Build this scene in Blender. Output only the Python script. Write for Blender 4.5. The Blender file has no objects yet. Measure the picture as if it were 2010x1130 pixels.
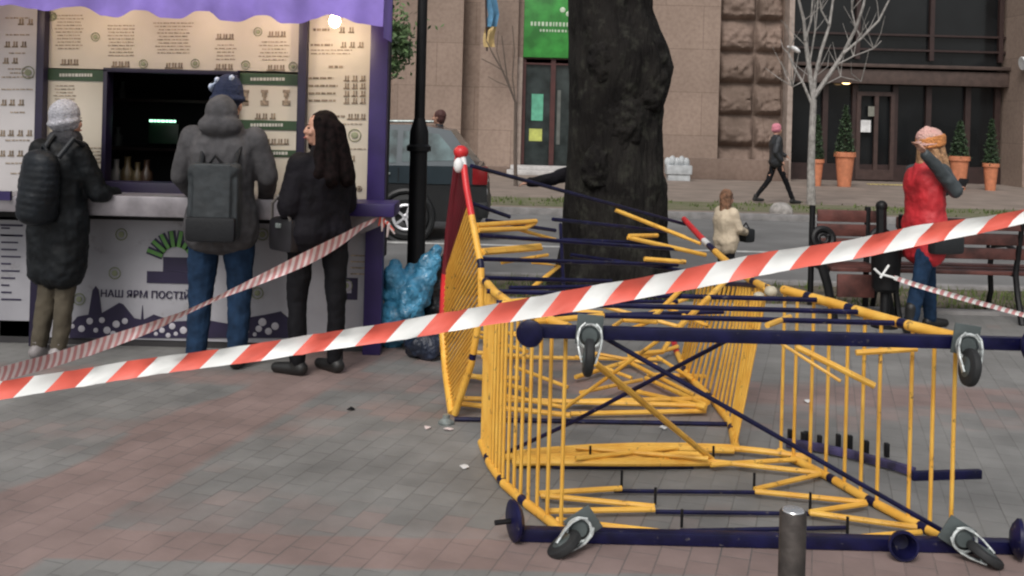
import bpy, bmesh, math, random
from mathutils import Vector, Matrix, noise
R = math.radians
rnd = random.Random(7)
S = bpy.context.scene
COL = S.collection

# ---------------- camera / world / sun / exposure ----------------
CH, F, CX, CY, ROLL = 1.71, 2000.0, 1005.0, 225.0, R(1.5)
cam = bpy.data.cameras.new('camera'); camo = bpy.data.objects.new('camera', cam); COL.objects.link(camo)
cam.sensor_width = 36; cam.lens = 36 * F / 2010
cam.shift_y = -(565 - CY) / 2010
cam.clip_end = 500; cam.clip_start = 0.05
camo.matrix_world = Matrix.Translation((0, 0, CH)) @ Matrix.Rotation(R(90), 4, 'X') @ Matrix.Rotation(ROLL, 4, 'Z')
S.camera = camo
W = bpy.data.worlds.new("World"); S.world = W; W.use_nodes = True
wn = W.node_tree.nodes; wl = W.node_tree.links
sky = wn.new('ShaderNodeTexSky'); sky.sky_type = 'NISHITA'; sky.sun_disc = False
sky.sun_elevation = R(48); sky.sun_rotation = R(200); sky.dust_density = 4; sky.air_density = 1.2
hs = wn.new('ShaderNodeHueSaturation'); hs.inputs['Saturation'].default_value = 0.22
wl.new(sky.outputs[0], hs.inputs['Color']); wl.new(hs.outputs[0], wn['Background'].inputs[0])
wn['Background'].inputs[1].default_value = 0.10
sun = bpy.data.lights.new('sun', 'SUN'); sun.energy = 1.1; sun.angle = R(20); sun.color = (1, .95, .9)
suno = bpy.data.objects.new('sun', sun); COL.objects.link(suno)
suno.rotation_euler = (R(42), 0, R(-20))
S.view_settings.view_transform = 'Standard'; S.view_settings.look = 'None'
S.view_settings.gamma = 1; S.view_settings.use_curve_mapping = False
S.view_settings.exposure = 0.36
S.cycles.filter_width = 2.2
S.cycles.max_bounces = 6

def P(px, py, d):            # a point seen at photo pixel px,py and d metres in front of the viewer
    u, v = px - CX, py - CY
    a = u * math.cos(ROLL) + v * math.sin(ROLL); b = u * math.sin(ROLL) - v * math.cos(ROLL)
    return Vector((a / F * d, d, CH + b / F * d))
def G(px, py, z=0.0):        # point at height z under the pixel
    u, v = px - CX, py - CY
    b = u * math.sin(ROLL) - v * math.cos(ROLL)
    return P(px, py, (z - CH) / b * F)

# ---------------- materials ----------------
MATS = {}
def mat(name, col, rough=.6, metal=0.0, var=.12, scale=6, bump=.1, bscale=40, emit=None, estr=0, col2=None, alpha=None, coat=0, spec=.5, stretch=None):
    if name in MATS: return MATS[name]
    m = bpy.data.materials.new(name); m.use_nodes = True
    n = m.node_tree.nodes; l = m.node_tree.links; b = n['Principled BSDF']
    b.inputs['Roughness'].default_value = rough; b.inputs['Metallic'].default_value = metal
    b.inputs['Coat Weight'].default_value = coat
    b.inputs['Specular IOR Level'].default_value = spec
    tc = n.new('ShaderNodeTexCoord')
    nz = n.new('ShaderNodeTexNoise'); nz.inputs['Scale'].default_value = scale; nz.inputs['Detail'].default_value = 5
    l.new(tc.outputs['Object'], nz.inputs['Vector'])
    r = n.new('ShaderNodeValToRGB')
    c2 = col2 if col2 else tuple(max(0, c * (1 - var * 2)) for c in col)
    c1 = col if col2 else tuple(min(1, c * (1 + var)) for c in col)
    r.color_ramp.elements[0].position = .33; r.color_ramp.elements[1].position = .67
    r.color_ramp.elements[0].color = (*c2, 1); r.color_ramp.elements[1].color = (*c1, 1)
    l.new(nz.outputs['Fac'], r.inputs[0]); l.new(r.outputs[0], b.inputs['Base Color'])
    if bump:
        n2 = n.new('ShaderNodeTexNoise'); n2.inputs['Scale'].default_value = bscale; n2.inputs['Detail'].default_value = 4
        bp = n.new('ShaderNodeBump'); bp.inputs['Strength'].default_value = min(1, bump * 3); bp.inputs['Distance'].default_value = .02 * bump * 3
        if stretch:
            mpp = n.new('ShaderNodeMapping'); mpp.inputs['Scale'].default_value = stretch; l.new(tc.outputs['Object'], mpp.inputs[0]); l.new(mpp.outputs[0], n2.inputs['Vector'])
        else: l.new(tc.outputs['Object'], n2.inputs['Vector'])
        l.new(n2.outputs['Fac'], bp.inputs['Height']); l.new(bp.outputs[0], b.inputs['Normal'])
    if emit: b.inputs['Emission Color'].default_value = (*emit, 1); b.inputs['Emission Strength'].default_value = estr
    if alpha is not None: b.inputs['Alpha'].default_value = alpha
    MATS[name] = m
    return m

yel = mat('yellow_paint', (.84, .49, .085), .45, scale=9, col2=(.72, .36, .045), bump=.05)
blu = mat('blue_paint', (.006, .006, .040), .42, spec=.3, var=.25, scale=12, bump=.04)
blk = mat('black_iron', (.007, .007, .008), .5, spec=.3, var=.2, bump=.08)
redp = mat('red_paint', (.62, .025, .03), .42, bump=.03)
dred = mat('dark_red_paint', (.14, .010, .018), .45, bump=.03)
whp = mat('white_paint', (.72, .72, .72), .5, bump=.03)
galv = mat('galvanised_steel', (.30, .34, .33), .4, metal=.5, var=.25, scale=18, bump=.05)
rub = mat('black_rubber', (.016, .017, .018), .7, bump=.1)
tyre_g = mat('wheel_hub_grey', (.10, .12, .12), .5, metal=.3)
pur = mat('purple_paint', (.026, .014, .095), .45, bump=.04)
dpur = mat('dark_purple_paint', (.010, .006, .028), .5, bump=.04)
awn = mat('purple_awning_fabric', (.27, .19, .60), .75, var=.15, scale=3, bump=.08, bscale=14)
cream = mat('cream_menu_board', (.56, .51, .42), .5, var=.05, scale=2, bump=0)
pale = mat('pale_menu_board', (.52, .50, .50), .5, var=.05, scale=2, bump=0)
panel = mat('pale_grey_panel', (.36, .355, .385), .5, var=.10, scale=2, bump=.02)
grn_s = mat('dark_green_strip', (.03, .065, .03), .5, bump=0)
ink = mat('brown_ink', (.27, .21, .15), .6, var=.3, scale=50, bump=0)
ink2 = mat('faint_ink', (.36, .29, .22), .6, var=.3, scale=50, bump=0)
inkp = mat('purple_ink', (.018, .012, .045), .6, bump=0)
grn = mat('green_ink', (.10, .26, .06), .6, bump=0)
olive = mat('olive_emblem_ink', (.25, .27, .17), .6, bump=0)
steel = mat('counter_steel', (.30, .28, .30), .35, metal=.45, var=.15, scale=8, bump=.04)
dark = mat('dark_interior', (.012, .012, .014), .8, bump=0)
coat_k = mat('black_coat', (.008, .010, .012), .6, spec=.25, var=.3, scale=6, bump=.12, bscale=18)
coat_g = mat('grey_coat', (.080, .078, .082), .95, spec=.15, var=.12, scale=20, bump=.12, bscale=120)
pack_k = mat('black_backpack', (.009, .012, .016), .5, spec=.3, var=.25, scale=8, bump=.1)
pack_g = mat('grey_backpack', (.026, .032, .036), .6, var=.15, scale=20, bump=.1, bscale=150)
pack_d = mat('dark_backpack_trim', (.010, .011, .013), .6, bump=.1, spec=.3)
skin = mat('skin', (.50, .27, .19), .5, var=.06, scale=12, bump=.02)
jeans = mat('blue_jeans', (.013, .034, .075), .85, spec=.2, var=.2, scale=14, bump=.12, bscale=90)
olv = mat('olive_trousers', (.075, .062, .042), .85, bump=.12)
blktr = mat('black_trousers', (.006, .006, .008), .8, spec=.2, bump=.1)
wool_g = mat('pale_grey_wool', (.42, .42, .46), .95, var=.15, scale=60, bump=.3, bscale=90)
wool_n = mat('navy_wool', (.012, .02, .055), .95, bump=.3, bscale=90)
wool_b = mat('pale_blue_wool', (.45, .52, .66), .95, bump=.2)
hair_k = mat('dark_brown_hair', (.0075, .004, .004), .8, var=.4, scale=30, bump=.1, bscale=60, spec=.1)
hair_b = mat('light_brown_hair', (.22, .11, .06), .5, var=.3, scale=30, bump=.4, bscale=60)
shoe_k = mat('black_shoe', (.012, .012, .012), .5, bump=.05)
shoe_w = mat('pale_shoe', (.25, .23, .23), .5, bump=.05)
eye_m = mat('dark_eye', (.02, .012, .01), .2, bump=0)
lip_m = mat('lips', (.38, .10, .09), .5, bump=0)

def wear(m, col, scale, lo, hi):
    n = m.node_tree.nodes; l = m.node_tree.links; b = n['Principled BSDF']; src = b.inputs['Base Color'].links[0].from_socket
    tc = [q for q in n if q.type == 'TEX_COORD'][0]; z = n.new('ShaderNodeTexNoise'); z.inputs['Scale'].default_value = scale; z.inputs['Detail'].default_value = 6; z.inputs['Roughness'].default_value = .7
    l.new(tc.outputs['Object'], z.inputs['Vector']); rp = n.new('ShaderNodeMapRange'); rp.inputs[1].default_value = lo; rp.inputs[2].default_value = hi; l.new(z.outputs['Fac'], rp.inputs[0])
    mx = n.new('ShaderNodeMixRGB'); mx.inputs[2].default_value = (*col, 1); l.new(rp.outputs[0], mx.inputs[0]); l.new(src, mx.inputs[1]); l.new(mx.outputs[0], b.inputs['Base Color'])
wear(yel, (.16, .09, .035), 16, .60, .68); wear(blu, (.10, .09, .09), 22, .62, .68); wear(panel, (.16, .15, .14), 5, .58, .8)


# ---------------- mesh helper ----------------
WL = {}
def setp(o, label=None, cat=None, group=None, kind=None):
    if label: o['label'] = label
    if cat: o['category'] = cat
    if group: o['group'] = group
    if kind: o['kind'] = kind
    return o
def empty(name, loc, label, cat, group=None):
    o = bpy.data.objects.new(name, None); COL.objects.link(o); o.location = loc; o.empty_display_size = .2
    WL[o.name] = Vector(loc)
    return setp(o, label, cat, group)
class MB:
    def __init__(s, T=None): s.v = []; s.f = []; s.m = []; s.T = T or Matrix.Identity(4)
    def add(s, vs, fs, m=0):
        k = len(s.v); s.v += [s.T @ Vector(v) for v in vs]
        s.f += [tuple(i + k for i in f) for f in fs]; s.m += [m] * len(fs); return s
    def box(s, c, size, rot=None, m=0, bev=0):
        x, y, z = [d / 2 for d in size]
        if bev:
            b = bev; vs = []; fs = []
            bm = bmesh.new(); bmesh.ops.create_cube(bm, size=1)
            for v in bm.verts: v.co = Vector((v.co.x * size[0], v.co.y * size[1], v.co.z * size[2]))
            bmesh.ops.bevel(bm, geom=list(bm.edges), offset=b, segments=2, affect='EDGES', profile=.6)
            bm.verts.index_update()
            vs = [v.co.copy() for v in bm.verts]; fs = [tuple(v.index for v in f.verts) for f in bm.faces]; bm.free()
        else:
            vs = [Vector(q) for q in [(-x,-y,-z),(x,-y,-z),(x,y,-z),(-x,y,-z),(-x,-y,z),(x,-y,z),(x,y,z),(-x,y,z)]]
            fs = [(0,3,2,1),(4,5,6,7),(0,1,5,4),(1,2,6,5),(2,3,7,6),(3,0,4,7)]
        M = rot.to_4x4() if rot else Matrix.Identity(4)
        c = Vector(c)
        return s.add([c + (M @ v) for v in vs], fs, m)
    def beam(s, a, b, w, h, m=0, up=(0,0,1), bev=0.006):
        a, b = Vector(a), Vector(b); d = b - a; L = d.length; x = d.normalized()
        z = Vector(up); y = z.cross(x).normalized(); z = x.cross(y)
        M = Matrix((x, y, z)).transposed()
        return s.box((a + b) / 2, (L, w, h), M, m, bev)
    def tube(s, pts, r, n=8, m=0, cap=True):
        pts = [Vector(p) for p in pts]; rs = r if isinstance(r, (list, tuple)) else [r] * len(pts)
        vs = []; fs = []; prev = None
        for i, p in enumerate(pts):
            t = (pts[min(i + 1, len(pts) - 1)] - pts[max(i - 1, 0)]).normalized()
            if prev is None:
                u = t.orthogonal().normalized()
            else:
                u = (prev - t * prev.dot(t))
                u = u.normalized() if u.length > 1e-6 else t.orthogonal().normalized()
            prev = u; w = t.cross(u)
            for k in range(n):
                a = 2 * math.pi * k / n; vs.append(p + (u * math.cos(a) + w * math.sin(a)) * rs[i])
        for i in range(len(pts) - 1):
            for k in range(n):
                fs.append((i*n+k, i*n+(k+1)%n, (i+1)*n+(k+1)%n, (i+1)*n+k))
        if cap: fs.append(tuple(range(n))[::-1]); fs.append(tuple((len(pts)-1)*n+k for k in range(n)))
        return s.add(vs, fs, m)
    def banded(s, pts, r, bands, n=10):      # bands: list of (t0,t1,mat) along the polyline, t in 0..1
        pts = [Vector(p) for p in pts]
        Ls = [0]
        for a, b in zip(pts, pts[1:]): Ls.append(Ls[-1] + (b - a).length)
        def at(t):
            d = t * Ls[-1]
            for i in range(len(pts) - 1):
                if d <= Ls[i+1] + 1e-9:
                    k = (d - Ls[i]) / max(1e-9, Ls[i+1] - Ls[i]); return pts[i].lerp(pts[i+1], k)
            return pts[-1].copy()
        for t0, t1, mi in bands:
            ts = [t0] + [L / Ls[-1] for L in Ls if t0 < L / Ls[-1] < t1] + [t1]
            s.tube([at(t) for t in ts], r * (1.0 if mi == 0 else .985), n, mi)
        return s
    def ell(s, c, r, rot=None, m=0, nu=12, nv=8):
        vs = []; fs = []; M = rot.to_4x4() if rot else Matrix.Identity(4); c = Vector(c)
        r = r if isinstance(r, (tuple, list)) else (r, r, r)
        vs.append(c + M @ Vector((0, 0, -r[2])))
        for j in range(1, nv):
            ph = -math.pi/2 + math.pi * j / nv
            for k in range(nu):
                a = 2*math.pi*k/nu; vs.append(c + M @ Vector((r[0]*math.cos(ph)*math.cos(a), r[1]*math.cos(ph)*math.sin(a), r[2]*math.sin(ph))))
        vs.append(c + M @ Vector((0, 0, r[2])))
        for k in range(nu): fs.append((0, 1+(k+1)%nu, 1+k))
        for j in range(nv-2):
            for k in range(nu): fs.append((1+j*nu+k, 1+j*nu+(k+1)%nu, 1+(j+1)*nu+(k+1)%nu, 1+(j+1)*nu+k))
        q = len(vs)-1; b = 1+(nv-2)*nu
        for k in range(nu): fs.append((q, b+k, b+(k+1)%nu))
        return s.add(vs, fs, m)
    def lathe(s, c, prof, n=24, m=0, rot=None, wob=None):
        c = Vector(c); M = rot.to_4x4() if rot else Matrix.Identity(4); vs = []; fs = []
        for r, z in prof:
            for k in range(n):
                a = 2*math.pi*k/n; rr = r * (wob(a, z) if wob else 1)
                vs.append(c + M @ Vector((rr*math.cos(a), rr*math.sin(a), z)))
        for i in range(len(prof)-1):
            for k in range(n): fs.append((i*n+k, i*n+(k+1)%n, (i+1)*n+(k+1)%n, (i+1)*n+k))
        fs.append(tuple(range(n))[::-1]); fs.append(tuple((len(prof)-1)*n+k for k in range(n)))
        return s.add(vs, fs, m)
    def cap(s, a, b, ra, rb, n=12, m=0):      # tapered capsule
        a, b = Vector(a), Vector(b)
        s.ell(a, ra, m=m, nu=n); s.ell(b, rb, m=m, nu=n)
        return s.tube([a, b], [ra, rb], n, m)
    def torus(s, c, Rr, r, rot=None, m=0, n=24, k=8):
        M = rot.to_4x4() if rot else Matrix.Identity(4); c = Vector(c); vs = []; fs = []
        for i in range(n):
            a = 2*math.pi*i/n
            for j in range(k):
                b = 2*math.pi*j/k; q = Rr + r*math.cos(b)
                vs.append(c + M @ Vector((q*math.cos(a), q*math.sin(a), r*math.sin(b))))
        for i in range(n):
            for j in range(k): fs.append((i*k+j, ((i+1)%n)*k+j, ((i+1)%n)*k+(j+1)%k, i*k+(j+1)%k))
        return s.add(vs, fs, m)
    def prism(s, pts2, y0, y1, m=0):          # outline in x,z extruded along y
        n = len(pts2); vs = [(x, y0, z) for x, z in pts2] + [(x, y1, z) for x, z in pts2]
        fs = [tuple(range(n)), tuple(range(2*n-1, n-1, -1))] + [(i, (i+1)%n, n+(i+1)%n, n+i)[::-1] for i in range(n)]
        return s.add(vs, fs, m)
    def build(s, name, mats, parent=None, smooth=True, remesh=0, sm=3, disp=0, dscale=.15, angle=40):
        me = bpy.data.meshes.new(name)
        off = WL[parent.name] if parent else Vector((0, 0, 0))
        me.from_pydata([v - off for v in s.v], [], s.f)
        mats = mats if isinstance(mats, (list, tuple)) else [mats]
        for x in mats: me.materials.append(x)
        me.polygons.foreach_set('material_index', s.m)
        me.update()
        o = bpy.data.objects.new(name, me); COL.objects.link(o)
        if not remesh:
            bm = bmesh.new(); bm.from_mesh(me); bmesh.ops.recalc_face_normals(bm, faces=bm.faces[:])
            if smooth:
                lim = R(angle)
                for f in bm.faces: f.smooth = True
                for e in bm.edges:
                    if len(e.link_faces) == 2 and e.calc_face_angle(0) > lim: e.smooth = False
            bm.to_mesh(me); bm.free()
        else:
            md = o.modifiers.new('r', 'REMESH'); md.mode = 'VOXEL'; md.voxel_size = remesh; md.use_smooth_shade = True
            ms = o.modifiers.new('s', 'SMOOTH'); ms.factor = .5; ms.iterations = sm
            if disp:
                tx = bpy.data.textures.new(name, 'CLOUDS'); tx.noise_scale = dscale; tx.noise_depth = 2
                dm = o.modifiers.new('d', 'DISPLACE'); dm.texture = tx; dm.strength = disp; dm.mid_level = .5
            dg = bpy.context.evaluated_depsgraph_get(); ev = o.evaluated_get(dg)
            m2 = bpy.data.meshes.new_from_object(ev); o.modifiers.clear(); o.data = m2
            m2.materials.clear()
            for x in mats: m2.materials.append(x)
            for p in m2.polygons: p.use_smooth = True
        if parent: o.parent = parent
        WL[o.name] = off
        return o

def one(mb, name, mats, label, cat, group=None, kind=None, **k):
    o = mb.build(name, mats, None, **k)
    # origin to the base of the thing
    vs = o.data.vertices
    if len(vs) and kind != 'structure':
        lo = [min(v.co[i] for v in vs) for i in range(3)]; hi = [max(v.co[i] for v in vs) for i in range(3)]
        c = Vector(((lo[0]+hi[0])/2, (lo[1]+hi[1])/2, lo[2]))
        o.data.transform(Matrix.Translation(-c)); o.location = c; WL[o.name] = c
    return setp(o, label, cat, group, kind)
def text_mesh(body, size, center, m, parent, name='lettering', rotz=0, ext=.002):
    cu = bpy.data.curves.new(name, 'FONT'); cu.body = body; cu.size = size; cu.align_x = 'CENTER'; cu.align_y = 'CENTER'; cu.extrude = ext
    cu.offset = size * .012
    t = bpy.data.objects.new(name, cu); COL.objects.link(t)
    dg = bpy.context.evaluated_depsgraph_get(); me = bpy.data.meshes.new_from_object(t.evaluated_get(dg))
    bpy.data.objects.remove(t)
    o = bpy.data.objects.new(name, me); COL.objects.link(o)
    me.transform(Matrix.Translation(Vector(center) - WL[parent.name]) @ Matrix.Rotation(rotz, 4, 'Z') @ Matrix.Rotation(R(90), 4, 'X'))
    me.materials.clear(); me.materials.append(m); o.parent = parent; WL[o.name] = WL[parent.name]
    return o

# ---------------- setting: ground ----------------
def paver_mat():
    m = bpy.data.materials.new('plaza_pavers'); m.use_nodes = True; n = m.node_tree.nodes; l = m.node_tree.links
    b = n['Principled BSDF']; b.inputs['Roughness'].default_value = .62; b.inputs['Specular IOR Level'].default_value = .35
    tc = n.new('ShaderNodeTexCoord'); mp = n.new('ShaderNodeMapping'); mp.inputs['Rotation'].default_value = (0, 0, R(17))
    l.new(tc.outputs['Object'], mp.inputs['Vector'])
    sw = n.new('ShaderNodeMapping'); sw.inputs['Rotation'].default_value = (0, 0, R(90)); l.new(mp.outputs[0], sw.inputs[0])
    br = n.new('ShaderNodeTexBrick'); br.inputs['Scale'].default_value = 1; br.inputs['Brick Width'].default_value = .17; br.inputs['Row Height'].default_value = .115
    br.inputs['Mortar Size'].default_value = .0035; br.inputs['Mortar Smooth'].default_value = .6; br.inputs['Bias'].default_value = 0
    br.inputs['Color1'].default_value = (0, 0, 0, 1); br.inputs['Color2'].default_value = (1, 1, 1, 1); br.inputs['Mortar'].default_value = (.5, .5, .5, 1)
    l.new(sw.outputs[0], br.inputs['Vector'])
    # large red bands
    m2 = n.new('ShaderNodeMapping'); m2.inputs['Rotation'].default_value = (0, 0, R(-38)); m2.inputs['Scale'].default_value = (.28, 1.3, 1); m2.inputs['Location'].default_value = (.6, .25, 0)
    l.new(tc.outputs['Object'], m2.inputs[0])
    nb = n.new('ShaderNodeTexNoise'); nb.inputs['Scale'].default_value = .9; nb.inputs['Detail'].default_value = 2; l.new(m2.outputs[0], nb.inputs['Vector'])
    # more red towards the left part and the nearest courses of the plaza
    sep = n.new('ShaderNodeSeparateXYZ'); l.new(tc.outputs['Object'], sep.inputs[0])
    def mr(out, a, b_, c, d):
        q = n.new('ShaderNodeMapRange'); q.inputs[1].default_value = a; q.inputs[2].default_value = b_; q.inputs[3].default_value = c; q.inputs[4].default_value = d
        l.new(out, q.inputs[0]); return q.outputs[0]
    def ma(op, a, b_):
        q = n.new('ShaderNodeMath'); q.operation = op
        for i, x in enumerate((a, b_)):
            if isinstance(x, float): q.inputs[i].default_value = x
            else: l.new(x, q.inputs[i])
        return q.outputs[0]
    wob = ma('MULTIPLY', ma('SUBTRACT', nb.outputs['Fac'], .5), .35)
    q = ma('ADD', ma('SUBTRACT', ma('MULTIPLY', sep.outputs[0], .966), ma('MULTIPLY', sep.outputs[1], .259)), wob)
    band = ma('MULTIPLY', mr(q, -3.24, -3.12, 0, 1), mr(q, -2.70, -2.60, 1, 0))
    q2 = ma('ADD', ma('ADD', ma('MULTIPLY', sep.outputs[0], .259*.75), ma('MULTIPLY', sep.outputs[1], .966)), wob)
    y2 = ma('ADD', sep.outputs[1], ma('MULTIPLY', wob, .35))
    near = ma('MULTIPLY', mr(y2, 3.80, 3.86, 0, 1), mr(y2, 4.06, 4.12, 1, 0))
    far = ma('MULTIPLY', mr(sep.outputs[1], 6.15, 6.3, 0, .6), mr(sep.outputs[1], 6.6, 6.8, 1, 0))
    fac = ma('ADD', ma('MULTIPLY', nb.outputs['Fac'], .9), ma('MULTIPLY', ma('MAXIMUM', ma('MAXIMUM', band, near), far), .34))
    fac = ma('ADD', fac, ma('MULTIPLY', br.outputs['Color'], .12))
    rr = n.new('ShaderNodeValToRGB'); rr.color_ramp.elements[0].position = .58; rr.color_ramp.elements[1].position = .74
    rr.color_ramp.elements[0].color = (.212, .210, .202, 1); rr.color_ramp.elements[1].color = (.25, .185, .17, 1)
    l.new(fac, rr.inputs[0])
    nz = n.new('ShaderNodeTexNoise'); nz.inputs['Scale'].default_value = 3; nz.inputs['Detail'].default_value = 6; l.new(tc.outputs['Object'], nz.inputs['Vector'])
    hv = n.new('ShaderNodeHueSaturation'); l.new(rr.outputs[0], hv.inputs['Color'])
    st = n.new('ShaderNodeTexNoise'); st.inputs['Scale'].default_value = .9; st.inputs['Detail'].default_value = 7; st.inputs['Roughness'].default_value = .7; l.new(tc.outputs['Object'], st.inputs['Vector'])
    vv = ma('MULTIPLY', ma('ADD', mr(nz.outputs['Fac'], .3, .7, .80, 1.12), mr(br.outputs['Color'], 0, 1, -.06, .06)), mr(st.outputs['Fac'], .35, .6, .80, 1.04))
    l.new(vv, hv.inputs['Value'])
    mx = n.new('ShaderNodeMixRGB'); mx.inputs[2].default_value = (.115, .11, .105, 1); jn = ma('MULTIPLY', br.outputs['Fac'], mr(st.outputs['Fac'], .38, .58, 1.0, .15)); l.new(jn, mx.inputs[0]); l.new(hv.outputs[0], mx.inputs[1])
    l.new(mx.outputs[0], b.inputs['Base Color'])
    bp = n.new('ShaderNodeBump'); bp.inputs['Strength'].default_value = .6; bp.inputs['Distance'].default_value = .004
    ff = n.new('ShaderNodeTexNoise'); ff.inputs['Scale'].default_value = 90; l.new(tc.outputs['Object'], ff.inputs['Vector'])
    l.new(ma('ADD', ma('MULTIPLY', br.outputs['Fac'], -1.0), ma('MULTIPLY', ff.outputs['Fac'], .35)), bp.inputs['Height']); l.new(bp.outputs[0], b.inputs['Normal'])
    return m
pav = paver_mat()
asph = mat('asphalt', (.17, .168, .165), .8, var=.12, scale=1.2, bump=.15, bscale=80)
kerbm = mat('kerb_granite', (.25, .24, .235), .8, var=.15, scale=5, bump=.15)
side = mat('far_pavement_slabs', (.235, .19, .16), .8, var=.12, scale=1.5, bump=.1)
soil = mat('soil_strip', (.12, .10, .07), .95, var=.3, scale=4, bump=.3)
def sheet(name, x0, x1, y0, y1, z, m):
    mb = MB(); mb.add([(x0,y0,z),(x1,y0,z),(x1,y1,z),(x0,y1,z)], [(0,1,2,3)])
    return one(mb, name, m, None, None, kind='structure')
sheet('ground', -250, 250, -30, 400, -.10, soil)
sheet('road', -120, 120, 10.95, 18.4, -.085, asph)
def slab(name, x0, x1, y0, y1, z0, z1, m, bev=0):
    mb = MB(); mb.box(((x0+x1)/2, (y0+y1)/2, (z0+z1)/2), (x1-x0, y1-y0, z1-z0), bev=bev)
    return one(mb, name, m, None, None, kind='structure')
slab('plaza_pavement', -40, 40, -10, 9.25, -.097, 0, pav)
slab('grass_bed', -40, 40, 9.38, 10.8, -.097, -.02, soil)
slab('kerb', -40, 40, 9.253, 9.377, -.097, .035, kerbm, .01)
slab('kerb', -40, 40, 10.803, 10.947, -.097, .02, kerbm, .01)
slab('kerb', -40, 40, 18.403, 18.60, -.097, .03, kerbm, .01)
slab('far_pavement', -40, 40, 18.603, 31, -.097, 0, side)
sheet('road_marking', -40, 40, 13.9, 14.05, -.081, mat('road_marking_paint', (.55, .55, .53), .7, var=.2))
# far verge grass sheet
grassm = mat('worn_grass', (.085, .10, .035), .95, var=.3, scale=3, bump=.4, bscale=60, col2=(.15, .12, .08))
sheet('far_verge', -40, 40, 19.2, 21.2, .004, mat('worn_verge', (.17, .15, .10), .95, scale=1.6, bump=.3, col2=(.11, .125, .055)))
gm = MB()
for i in range(5200):
    if i < 3800: x, y, z = rnd.uniform(-3, 7), rnd.uniform(9.42, 10.78), -.02
    else: x, y, z = rnd.uniform(-2.2, 12), rnd.gauss(20.2, .5), .004
    if noise.noise((x*.7, y*1.5, 3)) < (-.18 if i < 3800 else .0): continue
    h = rnd.uniform(.03, .09); a = rnd.uniform(0, 6.28); w = .008 if i < 3800 else .02; dx, dy = math.cos(a)*w, math.sin(a)*w
    lx, ly = rnd.uniform(-.03, .03), rnd.uniform(-.03, .03)
    gm.add([(x-dx,y-dy,z),(x+dx,y+dy,z),(x+lx,y+ly,z+h)], [(0,1,2)])
one(gm, 'grass', mat('grass_blades', (.11, .15, .04), .9, var=.3, scale=2, bump=0), 'short sparse grass in the strips beside the road', 'grass', kind='stuff', smooth=False)

# ---------------- building ----------------
def stone_mat(name, c, c2, bw, bh):
    m = mat(name, c, .85, var=.1, scale=.6, bump=.12, bscale=12, col2=c2)
    n = m.node_tree.nodes; l = m.node_tree.links; b = n['Principled BSDF']
    tc = [q for q in n if q.type == 'TEX_COORD'][0]
    n3 = n.new('ShaderNodeTexNoise'); n3.inputs['Scale'].default_value = 9; n3.inputs['Detail'].default_value = 8; l.new(tc.outputs['Object'], n3.inputs['Vector'])
    mx = n.new('ShaderNodeMixRGB'); mx.blend_type = 'MULTIPLY'; mx.inputs[0].default_value = .55
    src = b.inputs['Base Color'].links[0].from_socket; l.new(src, mx.inputs[1])
    rp = n.new('ShaderNodeValToRGB'); rp.color_ramp.elements[0].position = .3; rp.color_ramp.elements[0].color = (.66, .62, .6, 1); rp.color_ramp.elements[1].position = .6
    l.new(n3.outputs['Fac'], rp.inputs[0]); l.new(rp.outputs[0], mx.inputs[2]); 
    mp = n.new('ShaderNodeMapping'); mp.inputs['Rotation'].default_value = (R(90), 0, 0); l.new(tc.outputs['Object'], mp.inputs[0])
    br = n.new('ShaderNodeTexBrick'); br.inputs['Brick Width'].default_value = bw; br.inputs['Row Height'].default_value = bh; br.inputs['Scale'].default_value = 1
    br.inputs['Mortar Size'].default_value = .008; br.inputs['Color1'].default_value = (.86,.86,.86,1); br.inputs['Color2'].default_value = (1,1,1,1); br.inputs['Mortar'].default_value = (.6,.57,.55,1)
    l.new(mp.outputs[0], br.inputs['Vector'])
    m3 = n.new('ShaderNodeMixRGB'); m3.blend_type = 'MULTIPLY'; m3.inputs[0].default_value = 1
    l.new(mx.outputs[0], m3.inputs[1]); l.new(br.outputs['Color'], m3.inputs[2]); l.new(m3.outputs[0], b.inputs['Base Color'])
    return m
stone = stone_mat('pink_granite', (.34, .255, .205), (.27, .20, .16), 2.2, 1.25)
stone_d = stone_mat('dark_rusticated_granite', (.25, .18, .145), (.16, .115, .09), 3, 2)
trim = mat('pale_stone_trim', (.36, .29, .25), .8, bump=.1)
frame_m = mat('dark_brown_frame', (.035, .018, .016), .5, bump=.05)
glass_d = mat('dark_shop_glass', (.010, .011, .012), .12, var=.3, scale=.5, bump=0, spec=.35)
glass_g = mat('grey_door_glass', (.035, .045, .045), .15, var=.3, scale=2, bump=0)
BZ = 29.5
def bx(px, py=300): return P(px, py, BZ).x
def bz(px, py): return P(px, py, BZ).z
bld = empty('stone_building', (bx(1300), BZ, 0), 'pinkish granite building with pilasters, dark shopfront and green sign across the street', 'building')
HT = 9.5
def wallsec(x0, x1, y0, m, nm='pilaster', z0=0, z1=HT, y1=31.5):
    mb = MB(); mb.box(((x0+x1)/2, (y0+y1)/2, (z0+z1)/2), (x1-x0, y1-y0, z1-z0)); return mb.build(nm, m, bld)
wallsec(bx(-300), bx(770), 30.2, stone, 'wall')
wallsec(bx(770)+.003, bx(903), 29.5, stone)
wallsec(bx(903)+.003, bx(937), 30.1, stone, 'wall')
wallsec(bx(937)+.003, bx(1011), 29.6, stone)
wallsec(bx(1011)+.003, bx(1022), 29.8, trim, 'door_jamb', 0, 3.4)
wallsec(bx(1011)+.003, bx(1022), 29.83, stone, 'wall', 3.403, HT)
wallsec(bx(1128), bx(1408), 29.5, stone)
wallsec(bx(1542), bx(1552), 29.45, trim, 'pilaster')
wallsec(bx(2001), bx(2500), 29.3, stone)
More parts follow.
